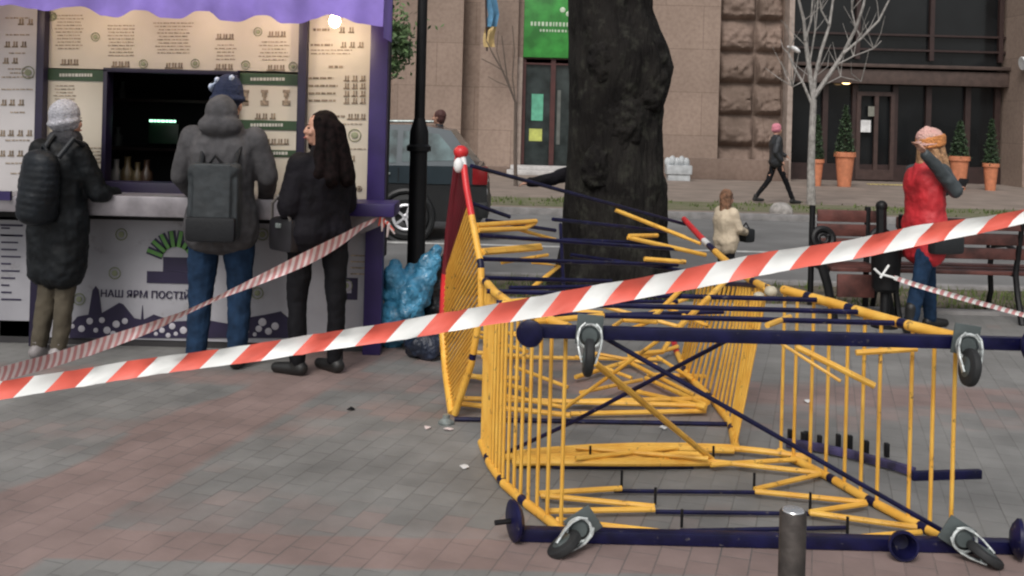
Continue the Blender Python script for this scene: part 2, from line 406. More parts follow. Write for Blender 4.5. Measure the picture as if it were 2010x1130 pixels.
# rusticated blocks
mb = MB(); mb.box(((bx(1408)+bx(1542))/2+.0015, 30.8, HT/2), (bx(1542)-bx(1408)-.006, 1.6, HT)); z = 0.0; r2 = random.Random(3)
xl, xr = bx(1410), bx(1540); row = 0
while z < HT - .5:
    h = .93; cut = xl + (xr-xl) * (.58 if row % 2 else .56)
    for a, b in ((xl, cut), (cut, xr)):
        nx, nzz = 22, 18; vs = []; fs = []
        for j in range(nzz+1):
            for i in range(nx+1):
                fx, fz = i/nx, j/nzz; e = min(fx, 1-fx)*2; g = min(fz, 1-fz)*2
                edge = min(1, e*5)*min(1, fz*7)*min(1, (1-fz)*2.2)
                dd = edge*(.15 + .09*noise.noise((fx*2.2+row*7+a, fz*2, row*3.1)) + .05*noise.noise((fx*7+row*5+a, fz*6, row*1.7)) + .03*noise.noise((fx*15+row*5+a, fz*13, row)))
                # the upper half of a boss leans out over the recess below it
                vs.append((a+.02+(b-a-.04)*fx, 29.98-dd*1.6-.0, z+.03+(h-.06)*fz))
        for j in range(nzz):
            for i in range(nx): fs.append((j*(nx+1)+i, j*(nx+1)+i+1, (j+1)*(nx+1)+i+1, (j+1)*(nx+1)+i))
        mb.add(vs, fs)
    z += h; row += 1
mb.build('rusticated_pilaster', stone_d, bld, angle=60)
wallsec(bx(-300), bx(1410), 29.42, stone_d, 'plinth', 0, .0) if False else None
mb = MB(); mb.box(((bx(1290)+bx(1545))/2, 29.42, .3), (bx(1545)-bx(1290), .3, .6), bev=.02); mb.build('plinth', stone_d, bld)
mb = MB(); mb.box(((bx(-300)+bx(1000))/2, 29.44, .1), (bx(1000)-bx(-300), .3, .2), bev=.02); mb.build('plinth', stone_d, bld)
# door recess with green sign
x0, x1 = bx(1022)+.004, bx(1126); dz = bz(1060, 113)
mb = MB(); mb.box(((x0+x1)/2, 30.9, HT/2), (x1-x0, 1.0, HT)); mb.build('wall', dark, bld)
grs = mat('green_sign', (.045, .30, .05), .5, var=.25, scale=2, bump=0)
mb = MB(); mb.box(((x0+x1)/2, 29.85, dz+1.15), (x1-x0, .12, 2.25), bev=.01); sg = mb.build('shop_sign', grs, bld)
mb = MB(); rs = random.Random(5)
for (zz, h, xx0, xx1) in ((bz(1070, 45), .12, .12, .95), (bz(1070, 58), .07, .30, .85)):
    x = x0 + (x1-x0)*xx0
    while x < x0 + (x1-x0)*xx1:
        w = rs.uniform(.05, .10); mb.box((x+w/2, 29.785, zz), (w*.7, .01, h)); x += w + .02
for (a, b) in ((1098, 17), (1110, 25)): mb.ell((bx(a), 29.785, bz(a, b)), (.08, .01, .08))
mb.build('lettering', mat('pale_lettering', (.55, .65, .5), .5, bump=0), sg)
door = MB()
for a in (1024, 1083, 1122): door.box((bx(a), 29.95, dz/2), (.14, .12, dz))
for zz in (.12, dz-.1, dz-.0): door.box(((x0+x1)/2, 29.95, min(zz, dz-.05)), (x1-x0-.01, .11, .16))
dr = door.build('door', mat('dark_red_frame', (.07, .022, .02), .5), bld)
g = MB(); g.box(((bx(1024)+bx(1083))/2, 29.99, dz/2), (bx(1083)-bx(1024)-.1, .03, dz-.2)); g.box(((bx(1083)+bx(1122))/2, 29.99, dz/2), (bx(1122)-bx(1083)-.1, .03, dz-.2)); g.build('door_glass', glass_g, dr)
g = MB(); g.box((bx(1053), 29.965, bz(1053, 210)), (.34, .01, .78)); g.build('notice', mat('teal_poster', (.12, .42, .28), .5), dr)
g = MB(); g.box((bx(1051), 29.965, bz(1051, 265)), (.38, .01, .36)); g.build('notice', mat('yellow_poster', (.52, .56, .14), .5), dr)
g = MB(); g.box((bx(1096), 29.965, bz(1096, 230)), (.1, .01, 1.6)); g.build('notice', mat('faded_poster', (.12, .13, .12), .5), dr)
mb = MB(); mb.box((bx(1060), 29.3, .07), (1.9, .5, .14), bev=.02); mb.box((bx(1060), 29.5, .20), (1.7, .35, .12), bev=.02); mb.build('door_step', mat('pale_step', (.5, .48, .47), .7), bld)
# dark shopfront
sx0, sx1 = bx(1553), bx(2000)
mb = MB(); mb.box(((sx0+sx1)/2, 31.2, HT/2), (sx1-sx0, .4, HT)); mb.build('wall', dark, bld)
g = MB(); g.box(((sx0+sx1)/2, 30.7, 1.45), (sx1-sx0-.1, .04, 2.9)); g.box(((sx0+sx1)/2, 30.6, 6.3), (sx1-sx0-.1, .04, 5.6)); g.build('shop_glass', glass_d, bld)
mb = MB(); mb.box(((sx0+sx1)/2, 30.45, 3.12), (sx1-sx0, .5, .42), bev=.01); mb.box(((sx0+sx1)/2, 30.35, 3.45), (sx1-sx0, .5, .1), bev=.01); mb.build('lintel', mat('brown_lintel', (.075, .05, .042), .7, bump=.1), bld)
fr = MB()
for a in (1560, 1640, 1700, 1782, 1850, 1930, 1990): fr.box((bx(a), 30.62, 1.46), (.16, .14, 2.88))
for a in (1700, 1850, 1990): fr.box((bx(a), 30.5, 6.5), (.13, .14, 5.7))
for zz in (3.95, 4.4, 5.9): fr.box(((sx0+sx1)/2, 30.49, zz), (sx1-sx0, .1, .06))
fr.box(((sx0+sx1)/2, 30.63, .25), (sx1-sx0, .12, .5))
fr.build('window_frame', frame_m, bld)
g = MB(); g.box((bx(1722), 30.53, bz(1722, 248)), (.30, .02, .36)); g.build('notice', whp, bld)
g = MB(); g.box((bx(1735), 30.53, bz(1735, 218)), (.26, .02, .3)); g.build('notice', mat('grey_poster', (.2, .2, .17), .6), bld)
doorf = MB()
for a in (1707, 1743, 1776): doorf.box((bx(a), 30.545, 1.35), (.12, .08, 2.6))
doorf.box((bx(1741), 30.545, 2.62), (1.1, .07, .12)); doorf.box((bx(1741), 30.545, .2), (1.1, .07, .3)); doorf.build('door', mat('brown_door', (.06, .035, .03), .5), bld)
# wall lamps
lampw = mat('lit_wall_lamp', (.9, .6, .35), .4, emit=(1, .62, .28), estr=6, bump=0)
mb = MB(); c = Vector((bx(1675), 30.30, bz(1675, 158)))
mb.ell(c, (.16, .1, .08)); o = one(mb, 'wall_lamp', lampw, 'small lit amber lamp under the dark shop lintel', 'lamp')
mb = MB(); mb.ell(c + Vector((0, .08, .06)), (.2, .08, .06)); mb.build('lamp_cover', blk, o)
mb = MB(); c = Vector((bx(1989), 29.15, bz(1989, 112))); mb.lathe(c + Vector((0, 0, -.2)), [(.02, .4), (.1, .35), (.2, .02), (.19, 0), (.01, .02)], 16, rot=Matrix.Rotation(R(80), 3, 'Y').to_3x3()); mb.tube([c+Vector((.1,.0,.0)), c+Vector((.25, .2, 0))], .03)
one(mb, 'spotlight', whp, 'white cone shaped spotlight on the pillar at the right edge', 'lamp')
mb = MB(); c = P(1562, 97, 29.2); mb.ell(c, (.16, .1, .07), Matrix.Rotation(R(35), 3, 'Y')); mb.tube([c, c+Vector((-.15,.3,.1))], .03)
one(mb, 'spotlight', whp, 'small white spotlight beside the bare pale tree', 'lamp')
# blue and yellow flag on the wall
mb = MB(); n_ = 14
fl = [(958, -60), (978, -60), (976, 20), (972, 55), (965, 95), (957, 92), (953, 50), (956, 0)]
def flag_strip(py0, py1, m):
    vs = []; fs = []; k = 6
    for j in range(k+1):
        t = j/k; py = py0+(py1-py0)*t
        for i in range(5):
            s = i/4; px = 953 + 22*s - (py-0)*.0 + 5*math.sin(py*.06)
            q = P(px, py, 28.3 + .12*math.sin(s*7+t*2)); vs.append(q)
    for j in range(k):
        for i in range(4): fs.append((j*5+i, j*5+i+1, (j+1)*5+i+1, (j+1)*5+i))
    mb.add(vs, fs, m)
flag_strip(-90, 52, 0); flag_strip(52, 92, 1)
mb.tube([P(951, -120, 28.3), P(956, 100, 28.3)], .025, m=2); mb.tube([P(951, -120, 28.3), P(953, -120, 29.6)], .03, m=2)
one(mb, 'flag', [mat('blue_flag', (.10, .26, .42), .8, bump=0), mat('yellow_flag', (.55, .40, .18), .8, bump=0), frame_m], 'narrow blue and yellow flag hanging on the granite pilaster', 'flag')
# pale planter bench near wall
mb = MB(); a = P(1306, 345, 28.5); b = P(1356, 345, 28.5); c = (a+b)/2
mb.box((c.x, 28.5, .30), (b.x-a.x, .45, .26), bev=.03); mb.box((c.x, 28.5, .08), ((b.x-a.x)*.85, .38, .16))
for k in range(5): mb.ell((c.x-.3+k*.13, 28.5, .5+.05*(k%2)), (.10, .1, .14))
one(mb, 'stone_planter', mat('pale_grey_stone', (.42, .44, .45), .7), 'pale grey stone planter standing against the granite wall behind the trunk', 'planter')
# yellow tactile strip
mb = MB()
for k in range(9): mb.box((bx(1694+k*9.5), 28.9, .012), (.08, .3, .016), bev=.003)
one(mb, 'tactile_strip', mat('tactile_yellow', (.62, .5, .2), .7), 'row of short yellow tactile bars in front of the dark shop door', 'tactile strip')

# ---------------- potted topiaries ----------------
terra = mat('terracotta', (.55, .20, .10), .75, var=.1, scale=8, bump=.08)
leafd = mat('dark_leaf', (.030, .06, .022), .7, var=.5, scale=14, bump=0)
def topiary(pxc, pxw, ytop, yrim, ybot, label):
    d = G(pxc, ybot).y; d = 27.6 if ybot > 355 else d
    base = Vector((P(pxc, ybot, d).x, d, 0)); h = P(pxc, yrim, d).z; w = pxw/F*d/2; zt = P(pxc, ytop, d).z
    e = empty('potted_topiary', base, label, 'potted plant', 'potted conifers outside the dark shopfront')
    mb = MB(); mb.lathe(base, [(w*.62, 0), (w*.9, h*.86), (w*1.05, h*.865), (w*1.05, h), (w*.92, h), (w*.9, h*.93), (.02, h*.93)], 20); mb.build('pot', terra, e)
    mb = MB(); rr = random.Random(int(pxc))
    for i in range(1100):
        t = rr.random()**1.3; z = h*.95 + (zt-h)*t; rad = w*.95*(1-t)**.75*rr.uniform(.6, 1.08); a = rr.uniform(0, 6.28)
        c = base + Vector((rad*math.cos(a), rad*math.sin(a), z)); q = Vector((rr.gauss(0,1), rr.gauss(0,1), rr.gauss(0,1)+.6)).normalized(); u = q.orthogonal().normalized()*.03; q *= .075
        mb.add([c-u, c+u, c+q], [(0,1,2)])
    mb.build('foliage', leafd, e, smooth=False)
    mb = MB(); mb.tube([base+Vector((0,0,h*.9)), base+Vector((0,0,h+(zt-h)*.8))], [.04, .015]); mb.build('stem', frame_m, e)
topiary(1602, 28, 225, 312, 358, 'terracotta pot with slim conifer right behind the pale tree trunk')
topiary(1657, 40, 205, 298, 360, 'widest terracotta pot with tall cone conifer left of the shop door')
topiary(1882, 38, 235, 306, 360, 'terracotta pot with conifer just right of the woman in red')
topiary(1944, 30, 232, 320, 362, 'terracotta pot with narrow conifer nearest the right pillar')

# ---------------- trees ----------------
barkd = mat('dark_bark', (.022, .020, .018), .95, scale=2.6, bump=.9, bscale=20, col2=(.008, .007, .007), spec=.15, stretch=(1, 1, .22))
wear(barkd, (.045, .045, .036), 7, .52, .72)
barkg = mat('pale_bark', (.33, .31, .29), .9, var=.2, scale=10, bump=.3)
def big_tree():
    d = 10.2; base = Vector((P(1210, 560, d).x, d, -.02))
    e = empty('old_tree', base, 'massive old tree with dark rough bark and a burl on the right of its trunk', 'tree')
    # silhouette measured left/right edges
    prof = [(575, 1075, 1335), (540, 1092, 1318), (470, 1103, 1308), (420, 1106, 1304), (330, 1114, 1300), (250, 1118, 1298), (205, 1118, 1300), (165, 1119, 1312), (130, 1118, 1320), (95, 1117, 1312), (60, 1117, 1296), (20, 1117, 1280), (-30, 1115, 1276), (-120, 1112, 1278), (-300, 1105, 1290)]
    dense = []
    for (a, b) in zip(prof, prof[1:]):
        st = max(2, int(abs(b[0]-a[0])/9))
        for k in range(st): t = k/st; dense.append(tuple(a[i]+(b[i]-a[i])*t for i in range(3)))
    n = 96; vs = []; fs = []
    for (py, l_, r_) in dense:
        A = P(l_, py, d); B = P(r_, py, d); c = (A+B)/2; w = (B-A).length/2
        for k in range(n):
            a = 2*math.pi*k/n; ca, sa = math.cos(a), math.sin(a)
            q = Vector((ca*2.2, sa*2.2, c.z*1.1))
            bumpy = 1 + .10*noise.noise(q*1.3) + .05*noise.noise(q*Vector((4,4,1.5)).x*.9) 
            ridg = .045*(1-abs(noise.noise(Vector((ca*9, sa*9, c.z*2.2))))*2) + .022*noise.noise(Vector((ca*24, sa*24, c.z*6)))
            flare = 1 + max(0, .18*math.sin(a*5+1)*max(0, (.5-c.z)))
            depth = w if w < .5 else .5
            if c.z < .3: depth = w*.95
            rx = w*(bumpy+ridg)*flare if abs(ca) < .93 else w*(1+.5*ridg)*flare
            vs.append(Vector((c.x+rx*ca, d+depth*(bumpy+ridg)*flare*sa, c.z)))
    m = len(dense)
    for i in range(m-1):
        for k in range(n): fs.append((i*n+k, i*n+(k+1)%n, (i+1)*n+(k+1)%n, (i+1)*n+k))
    mb = MB(); mb.add(vs, fs); mb.build('trunk', barkd, e, angle=80)
    mb = MB(); bc = P(1262, 150, d)
    for k in range(9): a = k*.7; mb.ell(bc+Vector((.05*math.cos(a), -.28, .22*math.sin(a))), (.17, .15, .17))
    for (px, py, r_) in ((1185, 120, .16), (1225, 240, .19), (1170, 330, .15)):
        mb.ell(P(px, py, d-.42), (r_, .10, r_*1.5))
    mb.build('burl', barkd, e, remesh=.02, disp=.08, dscale=.08, sm=2)
    mb = MB(); rr = random.Random(4); top = P(1195, -300, d)
    def br(p, v, r, k):
        pts = [p]; rs_ = [r]
        for i in range(6): v = (v + Vector((rr.gauss(0,.14), rr.gauss(0,.14), rr.gauss(.05,.08)))).normalized(); p = p + v*(.34 if k else .5); pts.append(p); rs_.append(r*(1-.11*(i+1)))
        mb.tube(pts, rs_, 9)
        if k < 2:
            for j in range(2+k): br(pts[3+j], (v+Vector((rr.gauss(0,.7), rr.gauss(0,.7), .3))).normalized(), rs_[3+j]*.6, k+1)
    for q in ((-.5,.2,1), (.6,0,1), (0,.6,1), (.1,-.4,1.2)): br(top-Vector((0,0,.3)), Vector(q).normalized(), .26, 0)
    mb.build('limb', barkd, e)
big_tree()
def white_tree():
    d = 21.2; base = Vector((P(1592, 400, d).x, d, 0))
    e = empty('bare_tree', base, 'slender leafless tree with pale bark in front of the dark shopfront', 'tree')
    mb = MB(); tr = [(1594, 402), (1592, 330), (1594, 260), (1597, 195)]
    mb.tube([base] + [P(x, y, d) for x, y in tr[1:]], [.095, .08, .07, .065], 10); mb.build('trunk', barkg, e)
    mb = MB()
    L = [([(1597,195),(1590,150),(1582,90),(1578,40),(1568,0),(1560,-60)], .05), ([(1596,200),(1600,150),(1612,100),(1628,50),(1635,0),(1640,-60)], .045),
         ([(1598,190),(1625,150),(1655,105),(1680,55),(1695,10),(1705,-50)], .05), ([(1594,205),(1575,160),(1560,135),(1548,105)], .03),
         ([(1655,105),(1690,75),(1725,40),(1745,0),(1760,-50)], .03), ([(1580,80),(1592,40),(1595,0),(1600,-50)], .025), ([(1596,180),(1590,120),(1600,60),(1606,0)], .022),
         ([(1628,50),(1612,20),(1606,-30)], .02), ([(1640,128),(1675,110),(1715,95),(1730,80)], .018), ([(1680,55),(1672,20),(1678,-20)], .018), ([(1575,160),(1556,170),(1550,150)], .015), ([(1610,170),(1650,150),(1690,160)], .014)]
    rr = random.Random(9)
    for pl, r in L:
        pts = [P(x, y, d + .3*math.sin(i+len(pl)*x*.01)*(i/5)) for i, (x, y) in enumerate(pl)]
        mb.tube(pts, [r*(1-.12*i) for i in range(len(pts))], 6)
        for k in range(5):
            i = rr.randrange(1, len(pts)); p = pts[i]; v = Vector((rr.gauss(0,.5), rr.gauss(0,.5), .7)).normalized()
            p2 = p+v*.35; mb.tube([p, p2, p2+(v+Vector((rr.gauss(0,.3),0,.3)))*.3], [.012, .009, .004], 4)
    mb.build('branch', barkg, e)
white_tree()
def thin_tree():
    d = 24.5; base = Vector((P(1012, 385, d).x, d, 0))
    e = empty('bare_sapling', base, 'thin leafless grey sapling growing left of the green sign door', 'tree')
    mb = MB(); mb.tube([base, P(1011, 300, d), P(1012, 200, d)], [.05, .042, .035], 8); mb.build('trunk', mat('grey_brown_bark', (.11, .085, .07), .9), e)
    mb = MB()
    for pl, r in [([(1012,200),(1000,170),(985,135),(970,110),(955,80)], .03), ([(1008,190),(995,150),(990,110),(985,70)], .022), ([(1012,200),(1006,150),(1010,100),(1006,50)], .02), ([(990,140),(965,125),(945,115)], .014), ([(1000,170),(975,160),(958,150)], .012), ([(985,135),(975,100),(978,60)], .012)]:
        mb.tube([P(x, y, d) for x, y in pl], [r*(1-.15*i) for i in range(len(pl))], 5)
    mb.build('branch', MATS['grey_brown_bark'], e)
thin_tree()
def leafy_tree():
    d = 15.5; base = Vector((P(735, 450, d).x, d, 0))
    e = empty('leafy_tree', base, 'green leafy tree showing above the parked car behind the kiosk', 'tree')
    mb = MB(); mb.tube([base, P(740, 200, d), P(760, 100, d), P(780, 60, d)], [.09, .07, .05, .02]); mb.build('trunk', barkd, e)
    mb = MB(); rr = random.Random(2)
    for (cx_, cy_, rx, rz, n) in ((778, 75, .20, .22, 520), (790, 100, .13, .14, 260), (740, 60, .5, .6, 900), (768, 130, .14, .18, 160)):
        c0 = P(cx_, cy_, d)
        for i in range(n):
            v = Vector((rr.gauss(0,.5), rr.gauss(0,.5), rr.gauss(0,.5))); c = c0 + Vector((v.x*rx, v.y*.3, v.z*rz)); q = Vector((rr.gauss(0,1), rr.gauss(0,1), rr.gauss(0,1))).normalized()*.05; u = q.orthogonal().normalized()*.024
            mb.add([c-q, c+u, c+q, c-u], [(0,1,2,3)])
    mb.build('crown', mat('green_leaf', (.10, .17, .06), .6, var=.4, scale=5, bump=0), e, smooth=False)
leafy_tree()

# ---------------- concrete half sphere ----------------
d = 19.0; c = P(1533, 420, d); mb = MB(); mb.lathe((c.x, d, .0), [(.215, 0), (.215, .04), (.205, .1), (.175, .15), (.12, .19), (.05, .207), (.005, .21)], 28)
one(mb, 'concrete_hemisphere', mat('weathered_concrete', (.33, .31, .29), .9, var=.2, scale=8, bump=.2), 'round concrete half sphere on the far kerb below the walking woman', 'bollard')

# ---------------- lamp post ----------------
def lamp_post():
    d = 9.0; b = Vector((P(815, 560, d).x, d, 0)); e = empty('street_lamp', b, 'black cast iron street lamp post standing beside the kiosk', 'street lamp')
    k = d/F; mb = MB()
    mb.lathe(b, [(.15, 0), (.15, .08), (.11, .12), (.08, .2), (.078, 1.30), (.078, 1.36), (.108, 1.37), (.108, 1.41), (.085, 1.43), (.082, 1.54), (.065, 1.60), (.048, 1.66)], 20); mb.build('base_column', blk, e)
    mb = MB(); mb.lathe(b, [(.047, 1.655), (.044, 2.6), (.042, 5.0)], 16); mb.build('pole', blk, e)
    mb = MB(); mb.lathe(b, [(.05, 5.0), (.18, 5.1), (.2, 5.45), (.05, 5.6)], 16); mb.build('lantern', mat('lantern_glass', (.5, .5, .48), .3, bump=0), e)
lamp_post()

# ---------------- parked car ----------------
def car():
    d = 14.2; xr = P(958, 380, d).x; L = 4.5; T = Matrix.Translation((xr-L, d, -.085))
    e = empty('parked_car', (xr-L/2, d+.9, -.085), 'dark grey estate car parked on the street behind the lamp post', 'car')
    paint = mat('dark_grey_car_paint', (.035, .05, .06), .3, metal=.2, var=.05, bump=0, coat=.6)
    lowp = mat('black_car_cladding', (.012, .013, .014), .5, bump=.02)
    Wd = 1.8
    def sec(x):   # z sill, z belt, z roof, inset
        return x
    low = [(0.05,.35),(0,.7),(.12,.95),(1.0,1.02),(4.38,1.06),(4.48,.8),(4.5,.45),(4.4,.28),(.2,.25)]
    mb = MB(T); mb.prism([(.08,.80),(.12,.95),(1.0,1.02),(4.38,1.06),(4.48,.8)], 0.02, Wd-.02); body = mb.build('body', paint, e)
    mb = MB(T); mb.prism([(0.05,.35),(0,.7),(.06,.797),(4.478,.797),(4.5,.45),(4.4,.28),(.2,.25)], 0.035, Wd-.035); mb.build('lower_body', lowp, e)
    # cabin as tapered loft
    cab = [(.95,1.0),(1.65,1.52),(2.2,1.60),(3.5,1.62),(3.95,1.55),(4.34,1.05)]
    mb = MB(T); n = len(cab); vs = []
    for side_, ins in ((0, 0), (1, 0)):
        for x, z in cab:
            t = (z-1.0)/.62; y = .04+.17*t if side_ == 0 else Wd-.04-.17*t; vs.append((x, y, z))
    fs = [tuple(range(n)), tuple(range(2*n-1, n-1, -1))] + [(i, i+1, n+i+1, n+i) for i in range(n-1)]
    mb.add(vs, fs); mb.build('cabin', paint, e)
    gl = mat('car_glass', (.10, .15, .155), .12, var=.4, scale=3, bump=0)
    def win(pts, nm='window'):
        mb = MB(T); vs = []
        for x, z in pts: t = (z-1.0)/.62; vs.append((x, .04+.17*t-.008, z))
        for x, z in pts: t = (z-1.0)/.62; vs.append((x, .04+.17*t+.02, z))
        n = len(pts); mb.add(vs, [tuple(range(n)), tuple(range(2*n-1, n-1, -1))] + [(i, (i+1)%n, n+(i+1)%n, n+i) for i in range(n)]); return mb.build(nm, gl, e)
    win([(1.2,1.08),(1.7,1.47),(2.35,1.52),(2.35,1.08)]); win([(2.43,1.08),(2.43,1.52),(3.2,1.54),(3.2,1.08)]); win([(3.28,1.1),(3.28,1.53),(3.78,1.5),(4.1,1.14)])
    for wx in (.75, 3.36):
        for yy, sg_ in ((.07, -1), (Wd-.07, 1)):
            rot = Matrix.Rotation(R(90), 3, 'X'); mb = MB(T); mb.torus((wx, yy, .33), .25, .085, rot); w = mb.build('wheel', rub, e)
            mb = MB(T); yo = yy+.085*sg_; mb.torus((wx, yo, .33), .17, .022, rot)
            for k in range(5): a = k*2*math.pi/5; mb.beam((wx, yo, .33), (wx+.17*math.cos(a), yo, .33+.17*math.sin(a)), .03, .05, up=(0, 1, 0), bev=.004)
            mb.ell((wx, yo, .33), (.05, .02, .05)); mb.build('rim', mat('alloy', (.75, .75, .78), .25, metal=.3, bump=0), w)
    for wx in (.75, 3.36): mb = MB(T); mb.torus((wx, .03, .33), .37, .045, Matrix.Rotation(R(90), 3, 'X')); mb.build('wheel_arch', lowp, e)
    mb = MB(T)
    mb.box((4.43, .9, .45), (.16, 1.78, .22), bev=.03); mb.build('bumper', lowp, e)
    mb = MB(T); mb.box((4.38, .09, .93), (.22, .18, .26), bev=.03); mb.build('tail_light', mat('tail_light', (.22, .012, .015), .25, bump=0), e)
    mb = MB(T); mb.box((4.44, .12, .70), (.1, .12, .1), bev=.02); mb.build('reverse_light', whp, e)
    mb = MB(T); mb.tube([(1.9, .2, 1.64), (3.7, .2, 1.67)], .02); mb.build('roof_rail', galv, e)
    for x in (2.2, 3.05): mb = MB(T); mb.box((x, .012, .93), (.16, .03, .035), bev=.01); mb.build('door_handle', galv, e)
    for x in (2.38, 3.24):
        mb = MB(T); mb.box((x, .018, .92), (.012, .01, .2)); mb.build('door_gap', lowp, e)
car()

# ---------------- kiosk ----------------
KY = 7.2
def K(px, py, y=KY): q = P(px, py, y); return q
def rect(mb, x0, y0, x1, y1, y=KY, th=.02, m=0, bev=0):   # photo pixels of a flat panel on the kiosk front
    a = P(x0, y1, y); b = P(x1, y0, y)
    xa = P((x0), (y0+y1)/2, y).x; xb = P(x1, (y0+y1)/2, y).x; za = P((x0+x1)/2, y1, y).z; zb = P((x0+x1)/2, y0, y).z
    mb.box(((xa+xb)/2, y+th/2, (za+zb)/2), (xb-xa, th, zb-za), m=m, bev=bev); return (xa, za, xb, zb)
KR = P(740, 400, KY).x; KL = -5.6
kio = empty('food_kiosk', ((KR+KL)/2, KY+1, 0), 'purple food kiosk with cream menu boards, a serving window and a scalloped awning', 'kiosk')
zT = 2.75
mb = MB()   # shell: back, angled side wall, roof, floor
br_ = (KR*(9.6/7.2)-.02, 9.6)
mb.add([(KR-.05, KY+.02, 0), (br_[0], br_[1], 0), (br_[0], br_[1], zT), (KR-.05, KY+.02, zT)], [(0,1,2,3)])
mb.add([(br_[0], br_[1], 0), (KL, br_[1], 0), (KL, br_[1], zT), (br_[0], br_[1], zT)], [(0,1,2,3)])
mb.add([(KL, br_[1], 0), (KL, KY+.02, 0), (KL, KY+.02, zT), (KL, br_[1], zT)], [(0,1,2,3)])
mb.build('wall', dpur, kio, smooth=False)
mb = MB(); mb.prism([(KR+.05, zT), (KL-.1, zT), (KL-.1, zT+.12), (KR+.05, zT+.12)], KY-.05, 7.9); mb.build('roof', pur, kio)
mb = MB(); mb.box(((br_[0]+KL)/2, 8.8, zT+.05), (abs(KL-br_[0])-.1, 1.7, .1)); mb.build('roof', pur, kio)
# front posts
for px, w, m_ in ((81, .055, dpur), (592, .06, dpur), (741, .125, pur)):
    xx = P(px, 300, KY).x; mb = MB(); mb.box((xx, KY-.01, zT/2), (w, .10, zT), bev=.005); mb.build('post', m_, kio)
# front wall around the window
def fw(x0, y0, x1, y1, m_, nm='front_panel', y=KY+.02, th=.03):
    mb = MB(); r_ = rect(mb, x0, y0, x1, y1, y, th); return mb.build(nm, m_, kio, smooth=False), r_
fw(-560, -90, 86, 400, pale); fw(88, -90, 588, 139, cream); fw(88, 139.5, 208, 400, cream); fw(462, 139.5, 588, 400, cream); fw(597, -90, 730, 400, cream)
panl = fw(88, 425, 588, 668, panel); fw(-560, 425, 74, 622, panel); panr = fw(597, 425, 728, 668, panel)
# base skirting
mb = MB(); mb.box(((KL+KR)/2, KY+.06, .11), (KR-KL-.1, .06, .22)); mb.build('skirting', mat('dark_skirting', (.03, .028, .03), .7), kio)
# window frame
mb = MB()
xa, za, xb, zb = P(208, 250, KY).x, P(330, 380, KY).z, P(463, 250, KY).x, P(330, 140, KY).z
for (c, s_) in (((xa, KY+.02, (za+zb)/2), (.03, .12, zb-za)), ((xb, KY+.02, (za+zb)/2), (.03, .12, zb-za)), (((xa+xb)/2, KY+.02, zb), (xb-xa+.03, .12, .03)), (((xa+xb)/2, KY+.0, za+.03), (xb-xa+.03, .16, .10))): mb.box(c, s_, bev=.004)
mb.build('window_frame', dpur, kio)
# interior
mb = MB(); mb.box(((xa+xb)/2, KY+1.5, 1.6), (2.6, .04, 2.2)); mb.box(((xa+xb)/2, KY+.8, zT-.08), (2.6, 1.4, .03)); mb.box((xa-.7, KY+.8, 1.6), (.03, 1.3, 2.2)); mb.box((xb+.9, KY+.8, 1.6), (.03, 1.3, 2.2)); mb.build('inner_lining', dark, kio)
mb = MB()
for zz in (1.35, 1.75, 2.1): mb.box(((xa+xb)/2-.2, KY+1.3, zz), (1.6, .3, .025))
mb.box(((xa+xb)/2, KY+.32, za-.0), (xb-xa+.4, .5, .04)); mb.build('shelf', frame_m, kio)
bm_ = [mat('brown_bottle', (.03, .018, .012), .3, bump=0), mat('amber_jar', (.055, .042, .02), .4, bump=0), mat('pale_jar', (.10, .10, .10), .5, bump=0)]
lab = [('amber jar', 'amber'), ('brown bottle', 'brown'), ('pale jar', 'pale')]
k = 0
for (px, py, sc, mi) in ((228, 330, 1, 2), (250, 338, 1.1, 1), (270, 334, .9, 1), (288, 336, 1, 0), (232, 262, .8, 2), (240, 205, .7, 2)):
    sh = za+.02 if py > 300 else (1.3625 if False else 1.3625)
    yy = KY+.28 if py > 300 else KY+1.3
    zz = za+.02 if py > 300 else (1.7625 if py < 240 else 1.3625)
    c = Vector((P(px, py, yy).x, yy, zz)); mb = MB()
    mb.lathe(c, [(.04*sc, 0), (.045*sc, .01), (.045*sc, .10*sc), (.02*sc, .14*sc), (.02*sc, .19*sc), (.024*sc, .2*sc)], 14)
    one(mb, 'jar', bm_[mi], 'small %s jar inside the kiosk serving window' % ('dark brown', 'amber', 'pale')[mi] if mi == 0 else ('small amber jar on the inner sill of the kiosk serving window' if mi == 1 else 'small pale jar in the left part of the kiosk window'), 'jar', 'jars inside the kiosk window')
# lit display
mb = MB(); c = P(323, 262, KY+.9); mb.box(c, (.24, .06, .16), bev=.01); o = one(mb, 'menu_display', mat('display_case', (.015, .05, .025), .4, bump=0), 'small lit green display glowing inside the dark kiosk window', 'display')
mb = MB(); x = c.x-.11
for w in (.03, .015, .025, .03, .02, .028, .018): mb.box((x+w/2, c.y-.035, c.z+.1), (w, .008, .018)); x += w+.007
mb.build('lit_digits', mat('green_glow', (.3, .6, .4), .5, emit=(.45, 1, .65), estr=2.2, bump=0), o)
# dark green header strips
def strip(x0, y0, x1, y1):
    mb = MB(); rect(mb, x0, y0, x1, y1, KY+.012, .006); o = mb.build('header_strip', grn_s, kio, smooth=False)
    mb = MB(); xm = (x0+x1)/2; x = xm-(x1-x0)*.27
    while x < xm+(x1-x0)*.27:
        w = rnd.uniform(3, 6); rect(mb, x, (y0+y1)/2-3, x+w, (y0+y1)/2+3, KY+.008, .003); x += w+1.6
    mb.build('lettering', mat('pale_ink', (.5, .5, .45), .5, bump=0), o)
strip(90, 136, 206, 158); strip(464, 144, 584, 166); strip(464, 236, 584, 254); strip(500, 294, 584, 307)
